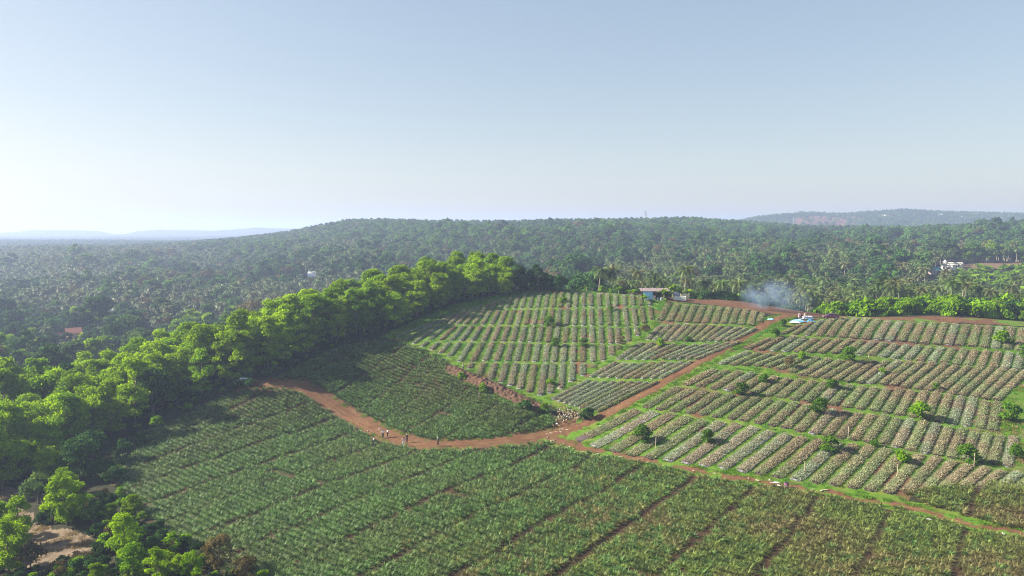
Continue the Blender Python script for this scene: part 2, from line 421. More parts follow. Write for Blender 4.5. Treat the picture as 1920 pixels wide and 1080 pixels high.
DIRT = t.done(t.bsdf(c, .95, .1, bump=n1, bstr=.4, bdist=.1))
strip('dirt_road', W_P1, 2.7, DIRT, seed=1)
strip('dirt_track', W_P2, 2.5, DIRT, lift=.085, seed=2)
strip('footpath', W_P3[-34:-14], .5, DIRT, lift=.04, seed=5)
# ---------------------------------------------------------------- plant meshes
def quads_at(C, Nn, size, g, aspect=1.3, twist=True):
    """leaf quads centred at C with normals Nn"""
    n = len(C); Nn = Nn / (np.linalg.norm(Nn, axis=1, keepdims=True) + 1e-9)
    r = g.normal(size=(n, 3)); a = np.cross(Nn, r); a /= np.linalg.norm(a, axis=1, keepdims=True) + 1e-9
    b = np.cross(Nn, a); s = (size * g.uniform(.6, 1.35, n))[:, None]
    a = a * s * aspect / 2; b = b * s / 2; bend = Nn * s * .18
    V = np.stack([C - a - b * .55, C - a * .1 - b - bend, C + a + b * .4, C + a * .1 + b + bend * .3], 1).reshape(-1, 3)
    return V, np.arange(n * 4).reshape(n, 4)
def lobes_crown(g, n_lobes, h0, h1, rad, lobe_r, shape='oval', lean=0.0):
    """lobe centres and radii of an uneven crown between heights h0 and h1"""
    L = []
    for _ in range(n_lobes):
        f = g.uniform(0, 1) ** .8; th = g.uniform(0, 2 * np.pi)
        if shape == 'oval': w = math.sin(math.pi * (0.12 + .80 * f)) ** .8
        elif shape == 'dome': w = math.sqrt(max(0.05, 1 - f ** 2.2))
        else: w = .55 + .6 * f
        rr = rad * w * g.uniform(.35, 1.0)
        L.append((rr * math.cos(th) + lean * f, rr * math.sin(th), h0 + (h1 - h0) * f, lobe_r * g.uniform(.42, 1.35)))
    return np.array(L)
def crown_mesh(name, g, mat, lobes, n, size, droop=.15, fluff=.35):
    w = lobes[:, 3] ** 2; k = g.choice(len(lobes), n, p=w / w.sum())
    d = g.normal(size=(n, 3)); d /= np.linalg.norm(d, axis=1, keepdims=True)
    d[:, 2] = np.where(d[:, 2] < -.25, -d[:, 2] * .8, d[:, 2])
    rr = lobes[k, 3] * (g.uniform(.35, 1, n) ** .5) * (1 + g.normal(size=n) * .17)
    C = lobes[k, :3] + d * rr[:, None] * np.array([1, 1, .8]); C[:, 2] -= g.uniform(0, droop, n) * lobes[k, 3]
    V, Fq = quads_at(C, d + g.normal(size=(n, 3)) * fluff, size, g)
    lobe_v = g.uniform(0, 1, len(lobes))
    return mesh_np(name, V, Fq, mat, var=np.clip(lobe_v[k] * .55 + g.uniform(0, .6, n) - .08, 0, 1))
def trunk_mesh(name, g, mat, h, r, lobes=None, n_limb=5, lean=0.0):
    b = MB(); p = [(0, 0, -.5)]; k = 5
    for i in range(1, k + 1):
        f = i / k; p.append((lean * f + g.normal() * .08 * f, g.normal() * .08 * f, h * f))
    b.tube(p, [r * 1.25] + [r * (1 - .68 * i / k) for i in range(1, k + 1)], 6)
    if lobes is not None:
        for q in lobes[g.choice(len(lobes), min(n_limb, len(lobes)), replace=False)]:
            z0 = min(h * g.uniform(.35, .8), q[2] * .9); s = np.array([lean * z0 / h, 0, z0]); e = q[:3]
            m = (s + e) / 2 + np.array([0, 0, -.1 * h * .3]); b.tube([s, m, e], [r * .45, r * .3, r * .1], 4, cap=False)
    me = bpy.data.meshes.new(name); b.bm.to_mesh(me); b.bm.free(); me.materials.append(mat)
    for q in me.polygons: q.use_smooth = True
    return me

BARK = plain('grey_brown_bark', (.16, .12, .085), .9, .35, 6)
BARK_PALE = plain('pale_bark', (.30, .25, .19), .9, .3, 6)
M_ACACIA = leafy('acacia_leaves', (.120, .225, .003), (.325, .485, .005), .55, obj_var=.22, tint=((.045, .125, .003), (.160, .320, .006)))
M_DARKLEAF = leafy('dark_broad_leaves', (.018, .055, .012), (.055, .125, .026), .30, obj_var=.35)
M_MIDLEAF = leafy('mid_green_leaves', (.032, .090, .012), (.095, .195, .024), .40, obj_var=.30, tint=((.040, .075, .020), (.100, .150, .040)))
M_OLIVE = leafy('olive_dry_leaves', (.062, .052, .022), (.150, .120, .050), .30, obj_var=.3)
M_RUST = leafy('rusty_dry_leaves', (.14, .065, .028), (.26, .125, .055), .3, obj_var=.1)
M_HILL = leafy('hill_forest_leaves', (.026, .080, .014), (.085, .190, .028), .40, obj_var=.38, tint=((.05, .11, .02), (.13, .23, .03)), patch=(.006, .48, .64, (.016, .048, .014), (.050, .105, .028)))
M_PALM = leafy('palm_fronds', (.032, .070, .014), (.115, .185, .040), .32, spec=.25, rough=.45, obj_var=.28, tint=((.060, .062, .020), (.17, .16, .058)))
M_BANANA = leafy('banana_leaves', (.070, .160, .006), (.230, .370, .012), .45, obj_var=.15)
M_BUSH = leafy('bright_bush_leaves', (.060, .150, .004), (.230, .390, .008), .50, obj_var=.25)
M_FIELDTREE = leafy('young_tree_leaves', (.035, .100, .007), (.115, .225, .014), .40, obj_var=.25)
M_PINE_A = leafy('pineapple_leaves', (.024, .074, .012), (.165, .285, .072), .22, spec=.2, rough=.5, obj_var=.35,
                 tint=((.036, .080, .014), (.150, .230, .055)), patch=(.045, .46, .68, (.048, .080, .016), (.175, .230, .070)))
M_PINE_B = leafy('yellowing_pineapple_leaves', (.042, .080, .010), (.240, .300, .060), .25, spec=.2, rough=.5, obj_var=.35,
                 tint=((.050, .085, .018), (.14, .19, .05)), patch=(.06, .45, .62, (.095, .080, .022), (.240, .215, .085)))
M_BED_A = leafy('silvery_young_pineapple_leaves', (.085, .125, .055), (.39, .44, .29), .2, spec=.12, rough=.6, obj_var=.12, patch=(.11, .45, .62, (.14, .12, .075), (.43, .37, .25)))
M_BED_B = leafy('olive_young_pineapple_leaves', (.100, .090, .045), (.42, .35, .215), .2, spec=.12, rough=.6, obj_var=.12, patch=(.10, .42, .62, (.085, .115, .042), (.34, .39, .19)))
M_GRASS = leafy('weedy_grass', (.055, .130, .006), (.165, .290, .018), .42, obj_var=.25, patch=(.12, .45, .6, (.050, .15, .02), (.13, .31, .05)))
M_DRYGRASS = leafy('dry_grass', (.14, .10, .045), (.34, .26, .13), .3, obj_var=.3)

def variants(n, fn): return [fn(np.random.default_rng(100 + i), i) for i in range(n)]
def mk_acacia(g, i):
    h = [9.5, 11, 8.5, 10.5, 12, 9, 10, 11.5][i % 8]; lean = g.uniform(-.8, .8)
    L = lobes_crown(g, 46 + i % 3 * 9, h * .12, h - .6, 2.75 + .25 * (i % 4), 1.05, 'oval', lean)
    return crown_mesh('acacia_crown', g, M_ACACIA, L, 9500, .27), trunk_mesh('acacia_trunk', g, BARK, h * .8, .17, L, 6, lean)
ACACIA = variants(8, mk_acacia)
def mk_broad(mat, nq, size):
    def f(g, i):
        h = [8, 9.5, 7, 10.5][i % 4]; lean = g.uniform(-.5, .5)
        L = lobes_crown(g, 22, h * .28, h - 1.0, 3.4 + .5 * (i % 3), 1.45, 'dome', lean)
        return crown_mesh('broadleaf_crown', g, mat, L, nq, size), trunk_mesh('broadleaf_trunk', g, BARK, h * .75, .24, L, 5, lean)
    return f
DARKTREE = variants(4, mk_broad(M_DARKLEAF, 3200, .48)); MIDTREE = variants(4, mk_broad(M_MIDLEAF, 3200, .46)); OLIVETREE = variants(2, mk_broad(M_OLIVE, 1700, .40))
def mk_palm(g, i, fine=True):
    h = [9, 11, 8, 10][i % 4]; lx, ly = g.uniform(-1.2, 1.2, 2); V = []; Q = []; var = []
    nf = 19; nl = 15 if fine else 7
    for f in range(nf):
        th = f * 2.399 + g.uniform(-.2, .2); up = 1.15 - 1.75 * f / nf + g.uniform(-.12, .12); Ln = g.uniform(3.2, 4.2); fv = g.uniform(0, 1)
        dirh = np.array([math.cos(th), math.sin(th), 0]); p = np.array([lx, ly, h]); el = up; S = []; m = 8
        for s in range(m + 1):
            S.append(p.copy()); p = p + (dirh * math.cos(el) + np.array([0, 0, math.sin(el)])) * Ln / m; el -= .21 + .05 * s / m
        S = np.array(S); side = np.array([-math.sin(th), math.cos(th), 0])
        for s in range(nl):
            t = (s + .8) / (nl + .5) * m; k = min(int(t), m - 1); c = S[k] + (S[k + 1] - S[k]) * (t - k); tan = S[k + 1] - S[k]; tan /= np.linalg.norm(tan)
            ll = (.95 * math.sin(math.pi * min(1, .18 + .8 * s / nl)) + .12); wd = .10 if fine else .24
            for sg in (-1, 1):
                tip = c + side * sg * ll * .8 + tan * ll * .5 + np.array([0, 0, -ll * g.uniform(.35, .6)])
                mid = (c + tip) / 2 + np.array([0, 0, .06]); b0 = len(V)
                V += [c - tan * wd, c + tan * wd, mid + tan * wd * 1.3, tip, ]; Q.append((b0, b0 + 1, b0 + 2, b0 + 3)); var.append(np.clip(fv * .6 + g.uniform(0, .4), 0, 1))
        for s in range(m):                                                     # rib
            b0 = len(V); w = side * .05; V += [S[s] - w, S[s] + w, S[s + 1] + w * .7, S[s + 1] - w * .7]; Q.append((b0, b0 + 1, b0 + 2, b0 + 3)); var.append(.9)
    cr = mesh_np('palm_crown', V, Q, M_PALM, var=var)
    b = MB(); b.tube([(0, 0, -.5), (lx * .1, ly * .1, h * .35), (lx * .5, ly * .5, h * .75), (lx, ly, h + .1)], [.24, .17, .14, .12], 6)
    for k in range(5): b.ball((lx + .22 * math.cos(k * 1.3), ly + .22 * math.sin(k * 1.3), h - .25), .13, sub=1)
    me = bpy.data.meshes.new('palm_trunk'); b.bm.to_mesh(me); b.bm.free(); me.materials.append(BARK_PALE)
    return cr, me
PALM = variants(5, mk_palm)
def blade(p0, th, el, L, w, segs, curl, V, Q):
    """one arching strap leaf"""
    p = np.array(p0, float); dh = np.array([math.cos(th), math.sin(th), 0]); sd_ = np.array([-math.sin(th), math.cos(th), 0]); b0 = len(V); e = el
    for s in range(segs + 1):
        f = s / segs; ww = w * (1 - f ** 1.6) * (.6 + .8 * min(1, f * 3) * (1 - f) + .4 * (1 - f)); V += [p - sd_ * ww / 2, p + sd_ * ww / 2]
        p = p + (dh * math.cos(e) + np.array([0, 0, math.sin(e)])) * L / segs; e -= curl / segs
    for s in range(segs): Q.append((b0 + 2 * s, b0 + 2 * s + 1, b0 + 2 * s + 3, b0 + 2 * s + 2))
def mk_banana(g, i):
    V, Q, var = [], [], []; h = [1.3, 1.0, 1.6][i % 3]; n = 11
    for f in range(n):
        q0 = len(Q); blade((0, 0, h), f * 2.4 + g.uniform(-.3, .3), 1.35 - .85 * f / n, g.uniform(2.0, 2.8), .80, 6, 1.5 + g.uniform(0, .6), V, Q); var += [g.uniform(.2, 1)] * (len(Q) - q0)
    b = MB(); b.tube([(0, 0, -.3), (.03, 0, h * .5), (0, 0, h + .1)], [.16, .13, .08], 7)
    me = bpy.data.meshes.new('banana_stem'); b.bm.to_mesh(me); b.bm.free(); me.materials.append(plain('banana_stem_skin', (.20, .22, .07), .7))
    return mesh_np('banana_leaves', V, Q, M_BANANA, var=var), me
BANANA = variants(3, mk_banana)
def mk_bush(mat, n=900, size=.26, shape='dome', h=2.0, r=1.2):
    def f(g, i):
        L = lobes_crown(g, 12, .3, h * g.uniform(.75, 1), r * g.uniform(.8, 1.1), .55 * h / 2, shape)
        return crown_mesh('bush_leaves', g, mat, L, n, size, fluff=.6), trunk_mesh('bush_stem', g, BARK, h * .5, .06, L, 5)
    return f
BUSH = variants(4, mk_bush(M_BUSH)); DARKBUSH = variants(3, mk_bush(M_DARKLEAF, 1500, .22)); DRYBUSH = variants(2, mk_bush(M_OLIVE, 700, .2))
FIELDTREE = variants(4, mk_bush(M_FIELDTREE, 1300, .22, 'oval', 2.6, 1.0))
def mk_pine(mat, scale=1.0, nl=28, segs=3):
    def f(g, i):
        V, Q, var = [], [], []
        for k in range(nl):
            q0 = len(Q); r = k / nl
            blade((0, 0, .05), k * 2.399 + g.uniform(-.25, .25), 1.30 - 1.0 * r + g.uniform(-.12, .12), scale * g.uniform(.65, 1.05), .085 * scale, segs, .95 + g.uniform(-.2, .5), V, Q)
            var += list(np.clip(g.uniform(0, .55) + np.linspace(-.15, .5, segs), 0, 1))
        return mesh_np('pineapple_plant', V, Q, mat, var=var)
    return f
PINE_A = variants(5, mk_pine(M_PINE_A)); PINE_B = variants(5, mk_pine(M_PINE_B))
def mk_tuft(mat, h, n, spread):
    def f(g, i):
        V, Q, var = [], [], []
        for k in range(n):
            q0 = len(Q); a = g.uniform(0, 6.28); rr = spread * math.sqrt(g.uniform())
            blade((rr * math.cos(a), rr * math.sin(a), -.03), g.uniform(0, 6.28), g.uniform(.7, 1.5), h * g.uniform(.5, 1.2), .05, 2, g.uniform(.4, 1.3), V, Q); var += [g.uniform()] * (len(Q) - q0)
        return mesh_np('grass_tuft', V, Q, mat, var=var)
    return f
TUFT = variants(4, mk_tuft(M_GRASS, .32, 46, .55)); DRYTUFT = variants(3, mk_tuft(M_DRYGRASS, .35, 40, .5))

# ---------------------------------------------------------------- masses: one object each, instanced on points
def scatter(name, pts, variants_me, rot, scl, idx, mat_label=None, tilt=None):
    n = len(pts); me = bpy.data.meshes.new(name); me.vertices.add(n); me.vertices.foreach_set('co', np.asarray(pts, np.float32).ravel())
    E = np.zeros((n, 3), np.float32); E[:, 2] = rot
    if tilt is not None: E[:, :2] = tilt
    a = me.attributes.new('rot', 'FLOAT_VECTOR', 'POINT'); a.data.foreach_set('vector', E.ravel())
    a = me.attributes.new('scl', 'FLOAT', 'POINT'); a.data.foreach_set('value', np.asarray(scl, np.float32))
    a = me.attributes.new('pick', 'INT', 'POINT'); a.data.foreach_set('value', np.asarray(idx, np.int32))
    o = link(name, me); c = bpy.data.collections.new(name + '_kinds')
    for k, v in enumerate(variants_me):
        v = v if isinstance(v, tuple) else (v,)
        main = bpy.data.objects.new('%s_kind_%02d' % (name, k), v[0]); c.objects.link(main)
    ng = bpy.data.node_groups.new(name, 'GeometryNodeTree'); ng.interface.new_socket('Geometry', in_out='INPUT', socket_type='NodeSocketGeometry'); ng.interface.new_socket('Geometry', in_out='OUTPUT', socket_type='NodeSocketGeometry')
    N = ng.nodes.new; gi = N('NodeGroupInput'); go = N('NodeGroupOutput'); iop = N('GeometryNodeInstanceOnPoints'); ci = N('GeometryNodeCollectionInfo'); m2p = N('GeometryNodeMeshToPoints')
    ci.inputs['Collection'].default_value = c; ci.inputs['Separate Children'].default_value = True; ci.inputs['Reset Children'].default_value = True
    iop.inputs['Pick Instance'].default_value = True
    def na(nm, ty):
        q = N('GeometryNodeInputNamedAttribute'); q.data_type = ty; q.inputs['Name'].default_value = nm
        return [s for s in q.outputs if s.enabled][0]
    e2r = N('FunctionNodeEulerToRotation'); L = ng.links.new
    L(gi.outputs[0], m2p.inputs[0]); L(m2p.outputs[0], iop.inputs['Points']); L(ci.outputs[0], iop.inputs['Instance'])
    L(na('pick', 'INT'), iop.inputs['Instance Index']); L(na('rot', 'FLOAT_VECTOR'), e2r.inputs[0]); L(e2r.outputs[0], iop.inputs['Rotation'])
    L(na('scl', 'FLOAT'), iop.inputs['Scale']); L(iop.outputs[0], go.inputs[0])
    md = o.modifiers.new('scatter', 'NODES'); md.node_group = ng
    return tag(o, kind='stuff')
def joined(pair):
    """crown and trunk as one mesh, for far masses"""
    out = bpy.data.meshes.new(pair[0].name + '_whole'); b = bmesh.new(); b.from_mesh(pair[0]); n0 = len(b.faces); b.from_mesh(pair[1]); b.faces.ensure_lookup_table()
    for f in b.faces[n0:]: f.material_index = 1
    b.to_mesh(out); b.free(); out.materials.append(pair[0].materials[0]); out.materials.append(pair[1].materials[0]); return out
def plant_thing(name, pair, part_names, loc, rz, s, label, cat, group=None):
    t = empty(name, loc, rz, s); tag(t, label, cat, group)
    for me, pn in zip(pair, part_names): link(pn, me, t)
    return t
# ---------------------------------------------------------------- foreground and middle pineapple fields
A_DIR = np.array([.587, .81]); B_DIR = np.array([.81, -.587])            # along the furrows, across them
def field_points(poly, sx=.66, sy=1.06, furrow=True, fw=.72):
    P = np.array(poly)[:, :2]; a = P @ A_DIR; b = P @ B_DIR
    A, Bm = np.meshgrid(np.arange(a.min(), a.max(), sy), np.arange(b.min(), b.max(), sx)); A = A.ravel(); Bm = Bm.ravel()
    A = A + rng.uniform(-.13, .13, len(A)) + .35 * np.sin(Bm * .35 + A * .06) ; Bm = Bm + rng.uniform(-.16, .16, len(Bm))
    x = A * A_DIR[0] + Bm * B_DIR[0]; y = A * A_DIR[1] + Bm * B_DIR[1]
    k = inside(x, y, P)
    f = np.mod(Bm + 41.77 + .35 * (vnoise(A, Bm, 5, 9) - .5) * 2 + .45, 8.95)
    w = fw + .45 * vnoise(A, Bm, 9, 8)
    if furrow: k &= ~((f < w))
    k &= vnoise(x, y, 2.3, 5) > .03                                         # gaps
    row = np.mod(A, 7.1); k &= ~((row < .7) & (vnoise(A, Bm, 6, 14) > .86))  # a missing row here and there
    x, y = x[k], y[k]; z = ground(x, y) + (vnoise(x, y, 4, 4) - .5) * .16
    return np.c_[x, y, z - .04]
P1 = np.r_[field_points(W_F1), field_points(W_F1B)]; P2 = field_points(W_F2, .56, .92, True, .52)
for line, w in ((W_P1, 2.2), (W_P3, 1.25)):
    P1 = P1[seg_dist(P1[:, 0], P1[:, 1], line) > w]; P2 = P2[seg_dist(P2[:, 0], P2[:, 1], line) > w]
qx, qy = project(P1); P1 = P1[(qx > -60) & (qx < 1990) & (qy < 1120)]
# plants nearest to the viewer as objects of their own
qx, qy = project(P1); cand = np.where((qx > 12) & (qx < 1908) & (qy < 1083))[0]; cand = cand[np.argsort(-qy[cand])][:290]
single = np.zeros(len(P1), bool); single[cand] = True
def yellow(P): return (rng.uniform(0, 1, len(P)) < smooth(P[:, 0] * .9 - (P[:, 1] - 100) * .5, -14, 42) * .9)
for i in cand[np.argsort(qx[cand])]:
    p = P1[i]; ys = rng.uniform() < smooth(p[0] * .9 - (p[1] - 100) * .5, -14, 42) * .9
    o = link('pineapple_plant', (PINE_B if ys else PINE_A)[rng.integers(5)], None, p, rng.uniform(0, 6.28), rng.uniform(.95, 1.4))
    if ys: tag(o, 'yellowing spiky pineapple plant in the nearest rows of the big dark field', 'pineapple plant', 'yellowing pineapple plants in the nearest rows')
    else: tag(o, 'dark green spiky pineapple plant in the nearest rows of the big field', 'pineapple plant', 'green pineapple plants in the nearest rows')
def crop(name, P, lbl):
    n = len(P); y = yellow(P); pick = rng.integers(0, 5, n) + np.where(y, 5, 0)
    o = scatter(name, P, PINE_A + PINE_B, rng.uniform(0, 6.28, n), rng.uniform(.85, 1.35, n), pick, tilt=rng.uniform(-.15, .15, (n, 2)))
    tag(o, lbl, 'pineapple crop')
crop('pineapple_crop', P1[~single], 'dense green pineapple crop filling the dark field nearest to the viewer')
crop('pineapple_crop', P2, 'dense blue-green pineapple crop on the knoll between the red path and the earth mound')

# ---------------------------------------------------------------- raised beds on plastic mulch, each a thing
MULCH = plain('silver_mulch_plastic', (.24, .23, .24), .6, .25, 2.5, .2)
MULCH_B = plain('weathered_mulch_plastic', (.085, .062, .058), .7, .4, 1.6, .15)
BED_COUNT = 0; BED_FOOT = []
def along(poly, n, jit=0.0):
    P = np.array(poly, float); s = np.r_[0, np.cumsum(np.hypot(*np.diff(P, axis=0).T))]; return lambda f: np.array([np.interp(f * s[-1], s, P[:, 0]), np.interp(f * s[-1], s, P[:, 1])])
def make_bed(q, label, group, silvery, bare=0.0):
    """q: world corners lower-a, lower-b, upper-b, upper-a"""
    global BED_COUNT
    la, lb, ub, ua = [np.array(v[:2]) for v in q]
    c0 = (la + lb) / 2; c1 = (ua + ub) / 2; L = float(np.hypot(*(c1 - c0))); t = (c1 - c0) / L; nr = np.array([-t[1], t[0]])
    w = min(2.2, max(.62, (abs((lb - la) @ nr) + abs((ub - ua) @ nr)) / 2)); BED_FOOT.append((c0, c1, w))
    base = empty('pineapple_bed', (c0[0], c0[1], g1(*c0))); tag(base, label, 'pineapple bed', group); o3 = np.array(base.location)
    ns = max(3, int(L / .8)); prof = [(-.60, -.12), (-.52, .07), (-.36, .16), (0, .19), (.36, .16), (.52, .07), (.60, -.12)]; V = []
    wob = rng.uniform(0, 6.28)
    for i in range(ns + 1):
        f = i / ns; c = c0 + (c1 - c0) * f + nr * .12 * math.sin(f * 5 + wob); end = .25 if i in (0, ns) else 1
        for a, h in prof:
            p = c + nr * a * w * (1 + rng.normal() * .035); V.append((p[0], p[1], h * (end if h > 0 else 1) + rng.normal() * .02))
    V = np.array(V); V[:, 2] += ground(V[:, 0], V[:, 1]); k = len(prof); idx = np.arange((ns + 1) * k).reshape(ns + 1, k)
    Fq = np.stack([idx[:-1, :-1], idx[:-1, 1:], idx[1:, 1:], idx[1:, :-1]], -1).reshape(-1, 4)
    caps = [[idx[0, 0], idx[0, 2], idx[0, 4], idx[0, 6]], [idx[-1, 6], idx[-1, 4], idx[-1, 2], idx[-1, 0]]]
    link('mulch_sheet', mesh_np('mulch_sheet', V - o3, np.r_[Fq, caps], MULCH if silvery else MULCH_B, smooth_=True), base)
    # young plants in rows through the plastic: strap leaves, built all at once
    A, Bn = np.meshgrid(np.arange(.45 + bare * L, L - .10, .33), np.arange(-.50, .51, .2)); A = A.ravel(); Bn = Bn.ravel() * w
    keep = rng.uniform(size=len(A)) > .06; A = A[keep] + rng.normal(size=keep.sum()) * .05; Bn = Bn[keep] + rng.normal(size=keep.sum()) * .04
    m = len(A); nl = 10; x = c0[0] + t[0] * A + nr[0] * Bn; y = c0[1] + t[1] * A + nr[1] * Bn; z = ground(x, y) + .17 - .12 * (np.abs(Bn) / w / .5) ** 2
    pv = rng.uniform(0, .5, m)
    th = (np.arange(nl)[None] * 2.4 + rng.uniform(0, 6.28, (m, 1)) + rng.uniform(-.3, .3, (m, nl))).ravel()
    el = (1.15 - .85 * np.arange(nl)[None] / nl + rng.uniform(-.15, .15, (m, nl))).ravel(); Ln = np.repeat(rng.uniform(.32, .52, m), nl) * rng.uniform(.75, 1.15, m * nl)
    b = np.c_[np.repeat(x, nl), np.repeat(y, nl), np.repeat(z, nl)] - o3
    d1 = np.c_[np.cos(th) * np.cos(el), np.sin(th) * np.cos(el), np.sin(el)] * Ln[:, None] * .55; e2 = el - .7
    d2 = np.c_[np.cos(th) * np.cos(e2), np.sin(th) * np.cos(e2), np.sin(e2)] * Ln[:, None] * .5; s = np.c_[-np.sin(th), np.cos(th), 0 * th] * .042
    VV = np.stack([b - s, b + s, b + d1 + s * 1.2, b + d1 - s * 1.2, b + d1 + d2 + s * .25, b + d1 + d2 - s * .25], 1).reshape(-1, 3); i0 = np.arange(m * nl)[:, None] * 6
    Q = np.concatenate([i0 + np.array([0, 1, 2, 3]), i0 + np.array([3, 2, 4, 5])], 0); var = np.clip(np.repeat(pv, nl) + rng.uniform(0, .55, m * nl), 0, 1)
    cr = link('young_plants', mesh_np('young_plants', VV, Q, M_BED_A if silvery else M_BED_B, var=np.r_[var, np.clip(var + .1, 0, 1)]), base); cr['kind'] = 'stuff'
    BED_COUNT += 1
def tier(upper, lower, n, lab, group, silvery=False, fill=.57, skip=(), bare0=0.0):
    U, Lw = along(upper, n), along(lower, n); i = 0
    for k in range(n):
        if k in skip: continue
        a, b = (k + .5 - fill / 2) / n, (k + .5 + fill / 2) / n; j = rng.normal() * .03 / n
        px = np.array([Lw(a + j), Lw(b + j), U(b), U(a)]); c = px.mean(0); e = rng.uniform(.975, 1.01)
        px[2:] = px[:2] + (px[2:] - px[:2]) * e
        if c[0] > 1985: continue
        make_bed(hit(px[:, 0], px[:, 1]), lab % ORD[i], group, (rng.uniform() < silvery), bare=bare0 if k == 0 else 0.0); i += 1
G3 = 'mulched pineapple beds on the terraced slope beyond the dirt track'
lab3 = '%%s bed from the dirt track in the %s tier of the olive-brown terraced slope'
tier([(1492,612),(1517,606),(1560,597),(1625,597.5),(1690,604),(1765,606.5),(1810,610),(1865,612),(1930,617),(2010,620)],
     [(1455,626),(1490,628),(1515,630),(1560,632.5),(1645,638),(1690,641),(1732,645),(1790,648),(1830,651),(1872,654),(1935,661),(2010,668)], 25, lab3 % 'topmost', G3, .25)
tier([(1436,636),(1477,631.5),(1540,635),(1600,637),(1680,645.5),(1765,652.5),(1840,657.5),(1930,664),(2010,669)],
     [(1388,655),(1440,658),(1520,662),(1580,663),(1640,669),(1700,676),(1775,682),(1850,690),(1925,695),(2010,703)], 27, lab3 % 'second', G3, .3)
tier([(1393,660),(1465,665),(1530,669.5),(1600,679),(1660,676.5),(1745,680),(1815,688),(1900,693),(1935,697)],
     [(1340,682),(1375,685),(1440,688),(1510,707),(1590,717),(1660,722),(1750,735),(1830,747),(1878,752)], 25, lab3 % 'third', G3, .2)
tier([(1330,692),(1395,698),(1450,706),(1500,713),(1545,718),(1620,726),(1690,731),(1750,737),(1830,749),(1882,757)],
     [(1272,721),(1345,731),(1420,740),(1478,750),(1550,760),(1622,770),(1702,782),(1760,793),(1850,807),(1872,811)], 24, lab3 % 'fourth', G3, .15)
tier([(1262,726),(1335,735),(1402,745),(1448,750),(1518,761),(1575,771),(1650,780),(1708,787),(1762,798),(1828,811),(1888,819),(1912,823)],
     [(1196,763),(1270,774),(1335,782),(1410,793),(1455,801),(1510,813),(1565,821),(1630,831),(1685,841),(1745,854),(1780,860),(1840,868),(1900,879)], 27, lab3 % 'fifth', G3, .15)
tier([(1182,768),(1260,776),(1320,788),(1385,795),(1430,806),(1475,815),(1525,823),(1590,834),(1655,841),(1717,852),(1782,864),(1845,878),(1925,889),(1990,897)],
     [(1062,823),(1087,829),(1105,836),(1150,848),(1195,857),(1255,865),(1305,873),(1365,881),(1422,890),(1455,896),(1525,907),(1560,911),(1630,921),(1660,926),(1710,924),(1762,915),(1832,916),(1900,919),(1960,924)], 26, lab3 % 'lowest', G3, .25, bare0=.14)
G2 = 'mulched pineapple beds in the narrow block beside the dirt track'
lab2 = '%%s bed from the grassy hollow in the %s tier of the block beside the track'
tier([(1246,569),(1300,573),(1350,576),(1400,581),(1438,590)], [(1228,601),(1290,606),(1370,608),(1408,612),(1430,602)], 12, '%s short bed from the hut in the tier below the bare red bank', G2, .2)
tier([(1232,612),(1265,608),(1317,608),(1360,612),(1400,616),(1425,617)], [(1206,637),(1255,640),(1290,641),(1345,641),(1378,640)], 12, lab2 % 'second', G2, .8)
tier([(1195,643),(1260,645),(1300,647),(1350,645),(1398,640)], [(1150,674),(1200,675.5),(1250,674),(1310,675)], 10, lab2 % 'third', G2, .85)
tier([(1148,679),(1180,682),(1240,680),(1306,678)], [(1098,708),(1160,710.5),(1205,711),(1244,711)], 9, lab2 % 'fourth', G2, .85)
tier([(1096,714),(1150,716),(1200,717),(1242,716)], [(1030,748),(1055,756),(1080,764),(1100,769),(1124,774)], 9, lab2 % 'lowest', G2, .8)
# the hilltop block: long columns cut into tiers by grassy strips
tops = [(1215,556),(1199,555),(1184,554.5),(1169,554),(1153,553),(1138,552),(1122,551.5),(1107,551),(1094,550),(1080,549.5),(1067,548.5),(1053,547.5),(1040,547.5),(1027,548.5),(1013,549.5),(999,551),(985,553),(972,556),(958,559),(945,562),(930,565.5),(917,569),(902,573),(888,577.5),(873,582.5),(858,588),(843,594),(828,600)]
bots = [(1222,600),(1207,607),(1195,630),(1178,641),(1160,656),(1147,667),(1130,677),(1112,691),(1092,705),(1072,716),(1051,730),(1031,738),(1013,742),(992,736),(974,730),(957,724),(939,718),(918,712),(897,705),(879,692),(861,679),(842,669),(825,663),(808,657),(790,651),(775,645),(760,639),(744,633)]
cuts = [lambda x: 578 + (1040 - x) * .02, lambda x: 611 + (x - 1000) * .01, lambda x: 643 + (x - 1000) * .02, lambda x: 680 + (x - 1000) * .015]
G1 = 'mulched pineapple beds on the grassy hilltop block'
seen = {}
